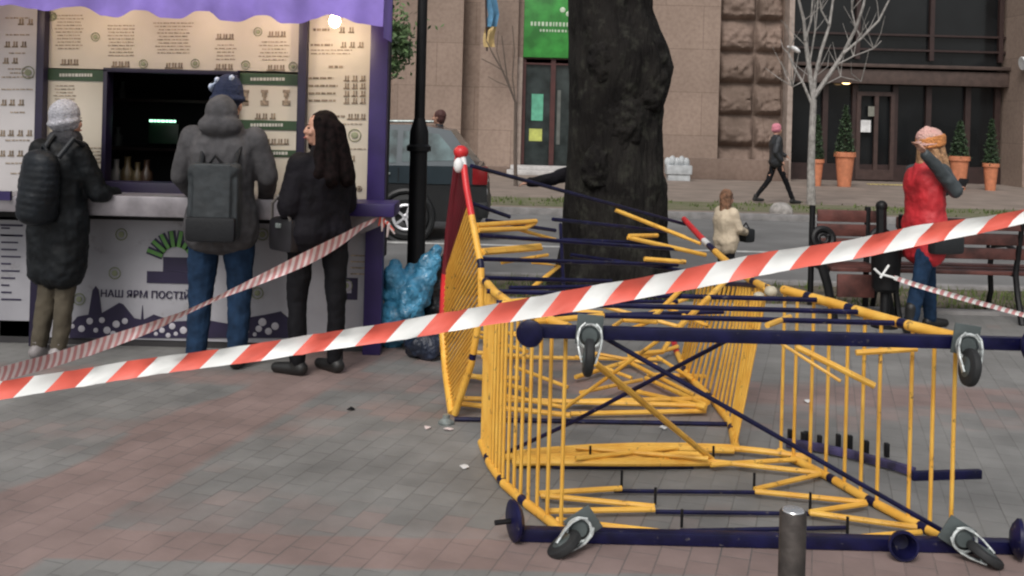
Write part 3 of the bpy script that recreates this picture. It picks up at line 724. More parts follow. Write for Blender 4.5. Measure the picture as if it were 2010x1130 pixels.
# menu writing: rows of tiny marks
class LP:
    def __init__(s): s.mb = MB()
    def __getattr__(s, k): return getattr(s.mb, k)
wr = LP(); rr = random.Random(11)
def flush():
    if wr.mb.v: wr.mb.build('lettering', [ink, ink2, olive, grn], kio, smooth=False)
    wr.mb = MB()
def rows(x0, x1, y0, y1, step, m=1, h=2.2, jit=.15, cent=True):
    y = y0
    while y < y1:
        w = (x1-x0)*(1-rr.random()*jit*2); a = (x0+x1)/2-w/2 if cent else x0; b = a+w; x = a
        while x < b:
            ww = min(b-x, rr.uniform(4, 13)); rect(wr, x, y-h/2, x+ww, y+h/2, KY+.0155, .003, m); x += ww+2.2
        y += step
    flush()
def price(x, y, m=0):
    for k in range(2): rect(wr, x-4+k*5, y-5, x-1+k*5, y+5, KY+.0155, .003, m)
    rect(wr, x-7, y+4, x+5, y+7, KY+.0155, .003, m)
def prices(xs, y, m=0):
    for x in xs: price(x, y, m)
    flush()
def ring(px, py, r, m=2, fill=True):
    c = P(px, py, KY+.014); mb_ = wr; mb_.torus(c, r/F*KY, .003, Matrix.Rotation(R(90), 3, 'X'), m, 16, 4)
    if fill: mb_.ell(c, (r*.6/F*KY, .003, r*.55/F*KY), m=m, nu=10, nv=6)
    flush()
rows(105, 165, 30, 98, 6.5); rows(210, 265, 50, 110, 6.5); rows(300, 380, 45, 110, 6.5); rows(420, 465, 88, 118, 7); rows(505, 570, 82, 120, 7)
prices((125, 137, 149), 121); prices((225, 237, 249), 125); prices((330, 342, 354), 128); prices((428, 440, 452), 130); prices((430, 442, 454), 71); prices((532, 544, 556), 66); prices((530, 542, 554), 132)
for q in ((187, 72), (281, 125), (383, 124), (482, 127), (575, 130), (506, 62), (103, 32)): ring(*q, 8)
rows(104, 150, 168, 200, 6.5); rows(170, 200, 290, 320, 7)
# pictograms of bottles
for (a, k) in ((482, 0), (519, 1), (562, 2)):
    rect(wr, a-7, 176, a+7, 182, KY+.0155, .003, 0); rect(wr, a-5, 182, a+5, 200 if k == 0 else 190, KY+.0155, .003, 0); rect(wr, a-8 if k else a-6, 197, a+8 if k else a+6, 207, KY+.0155, .003, 0)
    if k: rect(wr, a-3, 190, a+3, 197, KY+.0155, .003, 0)
prices((507, 520, 536), 227); prices((525, 537, 550, 562), 277); rect(wr, 524, 322, 534, 352, KY+.0155, .003, 0)
prices((672, 690), 58); rows(615, 650, 58, 60, 6, 0, 5, cent=False); prices((675, 692, 709), 87); rows(610, 660, 88, 90, 6, 0, 4, cent=False); rows(610, 700, 98, 112, 7, cent=False); rows(640, 680, 131, 133, 6, 0, 5)
for y in (153, 168, 183, 197): rows(606, 665, y, y+1, 6, 0, 4, .1, False); prices((681, 697, 713), y)
rows(645, 678, 228, 230, 6, 0, 4, cent=False); prices((688, 700, 713), 228); rows(610, 718, 243, 246, 7)
ring(696, 265, 12, 2); rows(670, 720, 292, 294, 8); prices((692,), 310); ring(705, 370, 5, 0)
for (y, xs) in ((42, (42, 60)), (86, (15, 30, 47)), (118, (12, 30)), (200, (8, 24, 42)), (260, (5, 22, 40, 58)), (300, (5, 22, 40))): prices(xs, y)
for y in (35, 68, 104, 135, 143, 151, 175, 220, 275, 320, 340): rows(0, 68, y, y+1, 7, 1, 2.5, .3)
ring(55, 142, 12, 2); ring(105, 32, 5, 2)
flush()
# lower panel decoration
dc = MB()
dy = KY+.0155
for q in ((238, 460), (225, 536), (505, 575), (155, 587), (680, 560), (515, 460)):
    c = P(*q, KY+.014); dc.torus(c, 11/F*KY, .004, Matrix.Rotation(R(90), 3, 'X'), 2, 18, 4); dc.ell(c, (6/F*KY, .004, 6/F*KY), m=2)
# fan logo: green ribs of a half circle above a dark block
cl = P(345, 512, KY+.013)
for k in range(8):
    a = R(20+k*20); r0, r1 = .10, .215
    for mm, w_, o_ in ((1, .052, 0), (4, .026, -.004)):
        dc.beam((cl.x-math.cos(a)*r0, cl.y+o_, cl.z+math.sin(a)*r0), (cl.x-math.cos(a)*r1, cl.y+o_, cl.z+math.sin(a)*r1), .006, w_, m=(3 if mm == 4 else 0), up=(math.sin(a), 0, math.cos(a)), bev=0)
rect(dc, 288, 533, 372, 556, KY+.013, .004, 0); rect(dc, 320, 505, 375, 533, KY+.013, .004, 0)
# skyline with flowers
sk = [(135, 640), (150, 622), (172, 618), (180, 570), (186, 562), (192, 570), (198, 615), (215, 605), (232, 595), (240, 598), (262, 625), (275, 628), (278, 600), (280, 628), (300, 618), (340, 632), (400, 628), (470, 640), (480, 625), (520, 618), (550, 612), (583, 640), (583, 664), (135, 664)]
pts = [(P(x, y, KY).x, P(x, y, KY).z) for x, y in sk]; dc.prism(pts, KY+.012, KY+.019, 0)
rr = random.Random(21)
for (x, y) in [(142,640),(160,645),(176,630),(200,628),(188,648),(210,648),(228,636),(245,630),(222,655),(258,652),(306,655),(318,648),(338,640),(345,655),(360,648),(330,658),(484,650),(500,656),(515,632),(527,650),(540,640),(508,645)]:
    r_ = rr.uniform(4, 8)/F*KY; dc.ell(P(x, y, KY+.010), (r_, .004, r_), m=1, nu=10, nv=6)
rect(dc, 664, 545, 702, 588, KY+.0145, .003, 0); rect(dc, 676, 552, 690, 575, KY+.0125, .003, 4)
for y in (500, 512, 524, 536): rect(dc, 688, y, 716, y+3, KY+.0145, .003, 5)
rect(dc, 0, 628, 74, 660, KY+.03, .006, 3)
for y in range(446, 600, 14): rect(dc, 2, y, rr.randint(18, 42), y+3, KY+.0145, .003, 0)
for y in (440, 460): rect(dc, 0, y, 44, y+4, KY+.0145, .003, 0)
dc.build('panel_print', [inkp, mat('print_white', (.5, .48, .52), .5, bump=0), olive, grn, mat('print_lilac', (.35, .33, .4), .5, bump=0), ink2], kio, smooth=False)
text_mesh('НАШ ЯРМ ПОСТІЙНО', .070, P(300, 579, KY+.012), inkp, kio)
text_mesh('Чудо', .06, P(325, 545, KY+.010), MATS['print_white'], kio) if False else None
# counter
mb = MB(); za_, zb_ = P(330, 425, KY).z, P(330, 392, KY).z
def counter(px0, px1, m_, z0, z1, dep=.34, nm='counter'):
    mb = MB(); a = P(px0, 405, KY-.17).x; b = P(px1, 405, KY-.17).x; mb.box(((a+b)/2, KY-dep/2+.0, (z0+z1)/2), (b-a, dep, z1-z0), bev=.012); return mb.build(nm, m_, kio)
zc = P(330, 386, KY-.34).z
counter(-560, 74, steel, zc-.13, zc-.02); counter(76, 682, steel, zc-.14, zc); counter(684, 780, pur, zc-.10, zc-.01)
mb = MB(); a = P(680, 420, KY-.2).x; b = P(770, 420, KY-.2).x; mb.prism([(a, zc-.11), (b, zc-.11), (b-.02, zc-.15), (b-.22, zc-.24), (a, zc-.16)], KY-.16, KY-.12); mb.build('bracket', steel, kio)
mb = MB(); mb.box(((KL+KR)/2, KY-.02, zc-.17), (KR-KL, .07, .05)); mb.build('trim', blk, kio)
mb = MB(); mb.box((P(-250,380,KY).x, KY-.35, zc+.01-.03), (2.3, .03, .06)); mb.build('trim', pur, kio)
# awning with scalloped valance, two lobed swags
mb = MB(); ya = 6.72
xs0, xs1 = KL-.2, P(752, 30, ya).x; nx = 220; vs = []; fs = []
edge = [(-600, 22), (0, 10), (10, 8), (55, 16), (90, 22), (125, 14), (155, 12), (195, 30), (225, 34), (262, 20), (280, 20), (310, 34), (345, 36), (385, 22), (405, 22), (430, 40), (460, 42), (500, 30), (520, 30), (550, 46), (580, 46), (612, 36), (640, 28), (665, 34), (700, 46), (752, 52)]
def ez(px):
    for (a, b) in zip(edge, edge[1:]):
        if a[0] <= px <= b[0]:
            t = (px-a[0])/(b[0]-a[0]); t = t*t*(3-2*t); return a[1]+(b[1]-a[1])*t
    return edge[-1][1]
for i in range(nx+1):
    x = xs0+(xs1-xs0)*i/nx; px = CX + x/ya*F
    py = ez(max(-590, min(751, px))); zb = P(px, py, ya).z
    w = .02*math.sin(x*13)+.012*math.sin(x*31)
    for j in range(7):
        t = j/6; z = zb+(2.62-zb)*t; vs.append((x, ya+w*(1-t)+.04*t, z))
    vs.append((x, KY+.02, 2.9))
for i in range(nx):
    for j in range(7): fs.append((i*8+j, (i+1)*8+j, (i+1)*8+j+1, i*8+j+1))
mb.add(vs, fs); mb.build('awning', awn, kio, angle=80)
mb = MB(); mb.add([(xs1, ya+.04, 2.2), (xs1, KY+.02, 2.2), (xs1, KY+.02, 2.9), (xs1, ya+.04, 2.62)], [(0,1,2,3)]); mb.build('awning_side', awn, kio, smooth=False)
# festoon bulbs
warm = mat('lit_bulb', (1, .85, .6), .3, emit=(1, .72, .38), estr=14, bump=0)
for i, (px, py, pw, lb) in enumerate(((657, 42, 6, 'glowing bulb hanging lowest under the awning over the right menu board'), (520, 5, 3.5, 'glowing bulb hidden high under the awning right of the serving window'), (375, 2, 3, 'glowing bulb hidden high under the awning above the serving window'), (180, 0, 3, 'glowing bulb hidden high under the awning above the left menu'), (30, 0, 1.5, 'glowing bulb under the awning by the left frame edge'))):
    y = 6.86; c = P(px, py, y); r_ = .042 if i == 0 else .03; mb = MB(); mb.lathe(c-Vector((0,0,r_)), [(.004, 0), (r_*.7, r_*.3), (r_, r_), (r_*.75, r_*1.7), (r_*.4, r_*2.3)], 16)
    o = one(mb, 'light_bulb', warm, lb, 'light bulb', 'bulbs strung under the kiosk awning')
    mb = MB(); mb.tube([c+Vector((0,0,r_*1.2)), c+Vector((0,0,r_*1.2+.05))], .016); mb.tube([c+Vector((0,0,r_)), (c.x, c.y+.02, 2.68)], .004); mb.build('socket', blk, o)
    li = bpy.data.lights.new('bulb_light', 'POINT'); li.energy = pw*.85; li.color = (1, .80, .56); li.shadow_soft_size = .05
    lo = bpy.data.objects.new('bulb_light', li); COL.objects.link(lo); lo.parent = o; lo.location = c - o.location + Vector((0, -.02, -.07))

# ---------------- blue bags ----------------
bagm = mat('blue_plastic', (.06, .27, .45), .28, var=.3, scale=10, bump=.5, bscale=22, coat=.3)
def bag(px, pyb, w, h, d, label, m_, seed, tall=None):
    rr = random.Random(seed); c = Vector((P(px, pyb, d).x, d, 0)); mb = MB()
    for i in range(14):
        t = i/13; mb.ell(c+Vector((rr.uniform(-.3,.3)*w, rr.uniform(-.25,.25)*w, w*.35+t*(h-w*.5))), (w*.42*(1-.4*t), w*.4*(1-.4*t), w*.36))
    if tall:
        for (dx, hh) in tall: mb.cap(c+Vector((dx*.5, 0, h*.7)), c+Vector((dx, 0, hh)), w*.32, w*.13)
    return one(mb, 'rubbish_bag', m_, label, 'rubbish bag', remesh=.016, sm=2, disp=.07, dscale=.09)
bag(790, 640, .30, .55, 7.4, 'full bright blue plastic bag leaning on the kiosk end', bagm, 1, [(-.07, .60), (.05, .58), (.15, .66), (.24, .72)])
bag(850, 640, .26, .60, 7.55, 'black rubbish sack between the blue bag and the toppled frame', mat('black_plastic', (.012, .013, .016), .35, var=.3, bump=.4, bscale=20), 2, [(.1, .72)])
bag(835, 662, .24, .14, 7.1, 'low dark blue sack lying on the paving below the bright blue bag', mat('dark_blue_plastic', (.018, .026, .05), .4, var=.3, bump=.4, bscale=20), 3)

# ---------------- benches ----------------
wood = mat('dark_red_wood', (.105, .035, .028), .55, var=.35, scale=5, bump=.15, bscale=30)
def bench(x0, x1, y, label, ends):
    e = empty('park_bench', ((x0+x1)/2, y+.3, 0), label, 'bench')
    for zz, nm in ((.60, 'backrest_slat'), (.73, 'backrest_slat'), (.86, 'backrest_slat')):
        mb = MB(); mb.box(((x0+x1)/2, y+(zz-.6)*-.25, zz), (x1-x0, .035, .10), bev=.01); mb.build(nm, wood, e)
    for k in range(4):
        mb = MB(); mb.box(((x0+x1)/2, y+.10+k*.115, .44-.01*abs(k-2)), (x1-x0, .10, .035), bev=.01); mb.build('seat_slat', wood, e)
    for xx in ends:
        mb = MB(); mb.tube([(xx, y-.12, 0), (xx, y-.03, .22), (xx, y+.02, .42), (xx, y-.02, .62), (xx, y-.09, .93)], [.03, .026, .026, .024, .02])
        mb.tube([(xx, y+.55, 0), (xx, y+.47, .2), (xx, y+.5, .42), (xx, y+.47, .6)], .025); mb.tube([(xx, y+.02, .41), (xx, y+.5, .41)], .02)
        mb.tube([(xx, y-.03, .62), (xx, y+.2, .66), (xx, y+.45, .62)], .022)
        mb.torus((xx, y+.50, .58), .055, .016, Matrix.Rotation(R(90), 3, 'Y')); mb.build('iron_frame', blk, e)
    mb = MB()
    return e
bd = 8.95
bA0, bA1 = P(1625, 500, bd).x, P(1725, 500, bd).x
bench(P(1752, 500, bd).x, P(2140, 500, bd).x, bd, 'long bench with dark red slats behind the woman in red', [P(1752, 500, bd).x+.03, P(1990, 500, bd).x+.03, P(2140, 500, bd).x-.03])
# second seat: round-topped iron arm and low wooden box
e = empty('park_bench', ((bA0+bA1)/2, bd+.1, 0), 'short dark bench with a rounded black iron arm left of the woman in red', 'bench')
for zz in (.60, .73, .86):
    mb = MB(); mb.box(((bA0+bA1)/2+.1, bd+.42, zz), (bA1-bA0+.15, .04, .11), bev=.01); mb.build('backrest_slat', wood, e)
for k in range(4):
    mb = MB(); mb.box(((bA0+bA1)/2, bd-.05+k*.11, .44), (bA1-bA0, .095, .035), bev=.008); mb.build('seat_slat', wood, e)
mb = MB(); mb.box(((bA0+bA1)/2, bd-.08, .30), (bA1-bA0-.12, .03, .2), bev=.01); mb.build('front_board', wood, e)
for xx in (bA0-.02, bA1+.04):
    mb = MB(); tp = P(1603, 475, bd)
    mb.torus((xx-.04, bd-.05, .70), .085, .03, Matrix.Rotation(R(75), 3, 'X'), n=26); mb.torus((xx-.04, bd-.05, .70), .04, .016, Matrix.Rotation(R(75), 3, 'X'), n=20)
    mb.tube([(xx-.10, bd-.05, .66), (xx-.06, bd-.07, .5), (xx, bd-.08, .3), (xx+.06, bd-.1, .0)], [.035, .045, .04, .035])
    mb.tube([(xx, bd-.05, .74), (xx+.08, bd+.1, .62), (xx+.18, bd+.1, .54)], .02); mb.tube([(xx, bd+.42, 0), (xx, bd+.42, .95)], .028); mb.tube([(xx, bd-.06, .42), (xx, bd+.42, .42)], .025); mb.build('iron_frame', blk, e)
# litter bin post
lb = P(1738, 560, 8.6); e = empty('litter_bin', (lb.x, 8.6, 0), 'narrow black iron litter bin on a post between the two benches', 'litter bin')
mb = MB(); mb.lathe((lb.x, 8.6, 0), [(.11, 0), (.11, .03), (.04, .05), (.04, .3), (.03, .32)], 18); mb.build('post', blk, e)
mb = MB(); mb.lathe((lb.x, 8.6, .3), [(.08, 0), (.11, .03), (.125, .35), (.13, .36), (.12, .36), (.11, .08)], 20); mb.build('basket', blk, e)
mb = MB(); mb.tube([(lb.x-.04, 8.6, .6), (lb.x-.05, 8.6, 1.0)], .045); mb.ell((lb.x-.05, 8.6, 1.02), .05); mb.build('handle', blk, e)

# ---------------- people ----------------
def person(loc, head, H, J, label, clothes, vox=.009, mirror=False):
    """J overrides joints of a 1.7 m figure, local axes: x right, y forward, z up"""
    e = empty('person', loc, label, 'person')
    T = Matrix.Translation(loc) @ Matrix.Rotation(head, 4, 'Z') @ Matrix.Scale(H/1.7, 4)
    D = dict(hd=(0,.01,1.585), nk=(0,-.01,1.43), ch=(0,-.01,1.28), wa=(0,0,1.05), pv=(0,0,.93),
             sr=(.17,0,1.38), sl=(-.17,0,1.38), er=(.23,-.03,1.10), el=(-.23,-.03,1.10), wr=(.25,.05,.86), wl=(-.25,.05,.86),
             hr=(.09,0,.90), hl=(-.09,0,.90), kr=(.10,.02,.49), kl=(-.10,.02,.49), ar=(.10,-.02,.09), al=(-.10,-.02,.09), fr=0, fl=0, look=0, tilt=0, curl=.6)
    D.update(J); V = {k: (Vector(v) if isinstance(v, tuple) else v) for k, v in D.items()}
    HR = Matrix.Rotation(V['look'], 3, 'Z') @ Matrix.Rotation(V['tilt'], 3, 'X'); hc = V['hd']
    def h(x, y, z): return hc + HR @ Vector((x, y, z))
    b = MB(T)
    b.ell(h(0, -.012, .03), (.073, .09, .085), HR); b.ell(h(0, .02, -.03), (.058, .07, .075), HR); b.ell(h(0, .045, -.075), (.036, .035, .03), HR)
    b.cap(h(0, .083, .015), h(0, .099, -.022), .008, .012); b.ell(h(0, .088, -.058), (.024, .012, .009), HR)
    b.ell(h(.035, .07, -.02), (.022, .02, .025), HR); b.ell(h(-.035, .07, -.02), (.022, .02, .025), HR)
    for s in (1, -1): b.ell(h(s*.076, -.005, -.005), (.010, .02, .032), HR)
    b.cap(V['nk']-Vector((0,0,.04)), hc+Vector((0,-.02,-.06)), .058, .05)
    b.cap(V['sr'], V['sl'], .055, .055); b.cap(V['ch'], V['wa'], .12, .105); b.cap(V['wa'], V['pv'], .105, .12)
    for s in 'rl':
        sh, el, w = V['s'+s], V['e'+s], V['w'+s]
        b.cap(sh, el, .05, .038); b.cap(el, w, .038, .025)
        fd = (w-el).normalized(); sgn = 1 if s == 'r' else -1
        side_ = fd.cross(Vector((0, 0, 1))); side_ = side_.normalized() if side_.length > .2 else Vector((1, 0, 0)); up = side_.cross(fd).normalized()
        palm = w + fd*.05
        b.cap(w, palm, .024, .026); b.cap(palm-side_*.022, palm+side_*.022, .019, .019)
        for i, (o_, Ln) in enumerate(((-.032, .058), (-.011, .072), (.011, .068), (.031, .054))):
            p0 = palm+side_*o_+fd*.02; k1 = p0+(fd-up*V['curl']*.4).normalized()*Ln*.5; k2 = k1+(fd-up*V['curl']*1.6).normalized()*Ln*.5
            b.cap(p0, k1, .0095, .009, 8); b.cap(k1, k2, .009, .0075, 8)
        p0 = w+fd*.02-side_*.02*sgn; k1 = p0+(fd*.5-side_*.8*sgn).normalized()*.04; b.cap(p0, k1, .011, .010, 8); b.cap(k1, k1+fd*.03-up*.01, .010, .008, 8)
        hp, kn, an = V['h'+s], V['k'+s], V['a'+s]
        b.cap(hp, kn, .085, .055); b.cap(kn, an, .055, .038)
        fdir = Matrix.Rotation(V['f'+s], 3, 'Z') @ Vector((0, 1, 0)); b.cap(an+Vector((0,0,-.05)), an+fdir*.14+Vector((0,0,-.055)), .035, .028)
    b.build('body', skin, e, remesh=vox, sm=2)
    fm = MB(T)
    for s in (1, -1): fm.ell(h(s*.031, .083, .006), (.012, .008, .006), HR, 0); fm.cap(h(s*.018, .089, .026), h(s*.044, .08, .027), .004, .003, 6, 0)
    fm.ell(h(0, .095, -.057), (.022, .008, .006), HR, 1)
    fm.build('face_features', [eye_m, lip_m], e)
    for c in clothes: c(T, V, h, HR, e, vox)
    return e
def trousers(m_, legw=1.0, top=.99):
    def f(T, V, h, HR, e, vox):
        b = MB(T); b.cap(V['pv']+Vector((.03,0,.0)), V['pv']+Vector((-.03,0,.0)), .135, .135)
        for s in 'rl':
            b.cap(V['h'+s], V['k'+s], .10*legw, .072*legw); b.cap(V['k'+s], V['a'+s]+Vector((0,0,.0)), .07*legw, .056*legw)
        b.build('trousers', m_, e, remesh=vox*1.2, sm=2, disp=.022, dscale=.09)
    return f
def shoes(m_, boot=0):
    def f(T, V, h, HR, e, vox):
        for s in 'rl':
            an = V['a'+s]; fd = Matrix.Rotation(V['f'+s], 3, 'Z') @ Vector((0, 1, 0)); b = MB(T)
            b.cap(an+Vector((0,0,-.045))-fd*.03, an+fd*.06+Vector((0,0,-.05)), .045, .042); b.cap(an+fd*.06+Vector((0,0,-.05)), an+fd*.16+Vector((0,0,-.055)), .042, .034)
            b.cap(an+Vector((0,0,-.03)), an+Vector((0,0,.03+boot)), .045, .05)
            b.build('shoe', m_, e, remesh=vox*1.1, sm=2)
    return f
def coat(m_, bottom=.80, bulk=1.0, hood=False, hem=.17, nm='coat', disp=.028, sleeve_m=None, ds=.1):
    def f(T, V, h, HR, e, vox):
        b = MB(T); sl = MB(T) if sleeve_m else b
        b.cap(V['sr']+Vector((0,0,-.02)), V['sl']+Vector((0,0,-.02)), .078*bulk, .078*bulk)
        for dx in (-.06, 0, .06):
            o_ = Vector((dx, 0, 0)); b.cap(V['ch']+o_, V['wa']+o_, .135*bulk, .125*bulk); b.cap(V['wa']+o_, V['pv']+o_, .125*bulk, .14*bulk)
        q = V['pv']*1.0; 
        if bottom < .9:
            for dx in (-.07, 0, .07): b.cap(q+Vector((dx, 0, 0)), Vector((q.x+dx*1.15, q.y, bottom+.10)), .14*bulk, hem*.82)
        for s in 'rl':
            sh, el, w = V['s'+s], V['e'+s], V['w'+s]; (b if not sleeve_m else sl).cap(sh, el, .078*bulk, .064*bulk); sl.cap(el, w-(w-el)*.06, .062*bulk, .048*bulk)
        b.cap(V['nk']+Vector((0,-.01,-.05)), V['nk']+Vector((0,0,.015)), .088*bulk, .07)
        if hood:
            a = V['nk']; b.ell(a+Vector((0, -.075, .01)), (.135, .085, .075)); b.ell(a+Vector((0, -.05, .09)), (.10, .095, .10)); b.cap(a+Vector((.07,.02,-.01)), a+Vector((-.07,.02,-.01)), .05, .05)
        b.build(nm, m_, e, remesh=vox*1.2, sm=3, disp=disp, dscale=ds)
        if sleeve_m: sl.build('sleeves', sleeve_m, e, remesh=vox*1.2, sm=2, disp=.02, dscale=.08)
    return f
def beanie(m_, pom=False, up=0.0, low=.0, extra=None, long=0, wide=1.0, cuff=None):
    def f(T, V, h, HR, e, vox):
        b = MB(T); b.ell(h(0, -.018, .05+up), (.094*wide, .106*wide, .09+long), HR); b.ell(h(0, -.02, .02+up-low), (.094*wide, .104*wide, .055+low*.5), HR)
        b.torus(h(0, -.022, .018+up-low*.6), .090*wide, .017, (HR @ Matrix.Rotation(R(12), 3, 'X')), n=30)
        if pom: b.ell(h(0, -.05, .15), (.035, .035, .03), HR)
        b2 = b.build('hat', m_, e, remesh=vox, sm=3, disp=.008, dscale=.03)
        if cuff:
            x = MB(T)
            for dz in (-.014, .012, .038): x.torus(h(0, -.016+.006, .022+up-low*.6+dz), .086*wide, .026, (HR @ Matrix.Rotation(R(10), 3, 'X')), n=30)
            x.build('hat_cuff', cuff, b2, remesh=vox, sm=2, disp=.008, dscale=.02)
        if extra:
            x = MB(T)
            for (ax, az) in ((-.088, .075), (-.055, .115), (.03, .13)): x.ell(h(ax, -.06, az+long*.6), (.016, .055, .026), HR)
            x.build('hat_pattern', extra, b2, remesh=vox, sm=1)
    return f
def hair(m_, strands, cap=True):
    def f(T, V, h, HR, e, vox):
        b = MB(T)
        if cap: b.ell(h(0, -.028, .035), (.090, .10, .092), HR); b.ell(h(0, -.04, -.02), (.084, .075, .09), HR)
        for (p, q, ra, rb) in strands: b.cap(h(*p), h(*q), ra, rb)
        b.build('hair', m_, e, remesh=vox, sm=6, disp=.010, dscale=.05)
    return f

def gx(px, d): return P(px, 700, d).x
# 1 person left, long dark coat, back to us turned a little right
d1 = 6.82; p1 = Vector((gx(107, d1), d1, 0))
person(p1, R(-25), 1.70, dict(er=(.25,.10,1.12), wr=(.20,.30,1.08), el=(-.25,.02,1.12), wl=(-.18,.25,1.04), hd=(0,.05,1.585), kr=(.07,.02,.49), kl=(-.07,-.0,.49), ar=(.06,-.02,.09), al=(-.09,-.05,.09), look=R(-15)),
       'person in long black padded coat and pale grey hat at the counter',
       [trousers(olv, .95), shoes(shoe_w), coat(coat_k, .50, 1.12, hem=.165, disp=.035, hood=False), beanie(wool_g, up=0, low=.03, long=.015), hair(mat('scarf_dark', (.03, .03, .035), .9, bump=.3), [((-.06,-.02,-.12), (.06,-.02,-.12), .07, .07), ((0,.03,-.12), (0,-.05,-.13), .08, .08)], cap=False)])
def backpack(T, w, dpt, hh, m1, m2, label, rnd_=.06, top=1.30):
    mb = MB(T); k = rnd_
    zc_ = top-hh/2
    if rnd_ > .1:
        for k in range(9):
            t = k/8; ww = w*.5*(.62+.38*math.sin(math.pi*(.25+.62*t))); mb.ell((0, -dpt*.45, top-.07-t*(hh-.15)), (ww, dpt*(.5+.18*t), .085), nu=18)
    else:
      for sx in (-1, 1):
       for sz in (-1, 1):
            mb.cap((sx*(w/2-k), -dpt*.3, zc_+sz*(hh/2-k)), (sx*(w/2-k), -dpt*.75, zc_+sz*(hh/2-k*1.1)), k, k)
      mb.box((0, -dpt*.5, zc_), (w-2*k, dpt+.02, hh-.02)); mb.box((0, -dpt*.5, zc_), (w-.01, dpt*.8, hh-2*k))
    o = one(mb, 'backpack', m1, label, 'backpack', remesh=.01, sm=4, disp=.01, dscale=.08)
    mb = MB(T)
    if rnd_ > .1: mb.ell((0, -dpt*.9, zc_-hh*.22), (w*.36, .075, hh*.19), nu=20, nv=12)
    else: mb.box((0, -dpt*.98, zc_-hh*(.34 if rnd_ < .1 else .2)), (w*(.96 if rnd_ < .1 else .66), .07, hh*(.32 if rnd_ < .1 else .36)), bev=.03); mb.build('front_pocket', m2, o)
    mb = MB(T)
    for sx in (-1, 1): mb.tube([(sx*w*.32, -.03, top-.03), (sx*w*.36, .06, top+.09), (sx*w*.38, .14, top+.05)], .018, 8)
    mb.tube([(-.04, -.06, top-.01), (0, -.08, top+.04), (.04, -.06, top-.01)], .01); mb.build('strap', m2, o)
T1 = Matrix.Translation(p1) @ Matrix.Rotation(R(-32), 4, 'Z') @ Matrix.Rotation(R(4), 4, 'Y') @ Matrix.Translation((.03, -.13, -.01))
backpack(T1, .30, .20, .48, pack_k, pack_k, 'black rounded backpack worn by the person in the pale grey hat', .12, 1.41)
# 2 tall man in grey coat
d2 = 6.72; p2 = Vector((gx(428, d2), d2, 0))
person(p2, R(0), 1.88, dict(er=(.262,.04,1.13), wr=(.20,.24,.98), el=(-.262,.04,1.13), wl=(-.22,.24,.98), kr=(.115,.02,.49), kl=(-.115,.02,.49), ar=(.12,-.02,.09), al=(-.125,-.02,.09), hd=(0,.07,1.555), tilt=R(-12), hr=(.095,0,.9), hl=(-.095,0,.9), sr=(.185,0,1.36), sl=(-.185,0,1.36)),
       'tall person in grey wool coat and navy hat standing at the kiosk window', [trousers(jeans, 1.08), shoes(shoe_k), coat(coat_g, .71, 1.0, hood=True, hem=.18, disp=.014), beanie(wool_n, low=.0, long=.035, up=.02, extra=wool_b)])
T2 = Matrix.Translation(p2) @ Matrix.Translation((.02, -.17, 0))
backpack(T2, .33, .14, .50, pack_g, pack_d, 'flat slate grey backpack on the back of the grey coat', .045, 1.36)
# 3 woman with long dark hair
d3 = 6.6; p3 = Vector((gx(618, d3), d3, 0))
person(p3, R(50), 1.70, dict(er=(.23,.0,1.10), wr=(.10,.17,1.06), el=(-.22,.02,1.09), wl=(-.10,.20,1.08), sr=(.155,-.01,1.345), sl=(-.155,-.01,1.345), hr=(.10,-.04,.9), hl=(-.09,.05,.9), kr=(.11,-.07,.49), kl=(-.09,.08,.49), ar=(.12,-.06,.09), al=(-.10,.05,.09), look=R(66), fl=R(20)),
       'woman with long dark hair in black jacket and trousers at the right of the kiosk',
       [trousers(blktr, .95), shoes(shoe_k, .06), coat(mat('black_jacket', (.007, .006, .009), .8, spec=.2, var=.3, bump=.15), .82, 1.22, hem=.175),
        hair(hair_k, [((.07,-.03,.0), (.10,-.05,-.30), .055, .05), ((-.05,-.05,.02), (-.16,-.03,-.31), .06, .065), ((-.07,.0,.04), (-.165,.05,-.28), .028, .05), ((0,-.1,-.05), (-.08,-.12,-.32), .07, .065), ((-.05,-.09,.0), (-.11,-.15,-.31), .065, .065), ((0,-.08,.0), (.0,-.17,-.32), .075, .07), ((.04,-.07,-.1), (.07,-.10,-.36), .06, .05), ((-.04,-.08,-.05), (-.06,-.11,-.34), .06, .05), ((.06, .03, .06), (.088,.02,-.12), .022, .03), ((-.06, .03, .06), (-.082,.02,-.12), .022, .03)])])
T3 = Matrix.Translation(p3+Vector((.04,-.05,.03))) @ Matrix.Rotation(R(50), 4, 'Z')
mb = MB(T3); mb.box((-.19, .14, .88), (.10, .24, .22), bev=.04); o = one(mb, 'handbag', mat('dark_leather', (.012, .011, .014), .5, var=.3, bump=.08), 'dark leather handbag carried by the woman with long hair', 'handbag')
mb = MB(T3); mb.tube([(-.22, .05, .97), (-.26, .05, 1.06), (-.26, .12, 1.13), (-.25, .2, 1.08), (-.22, .24, .97)], .010); mb.build('handle', mat('worn_strap', (.16, .15, .14), .4), o)
mb = MB(T3); mb.box((-.246, .14, .94), (.012, .05, .03), bev=.004); mb.build('clasp', galv, o)
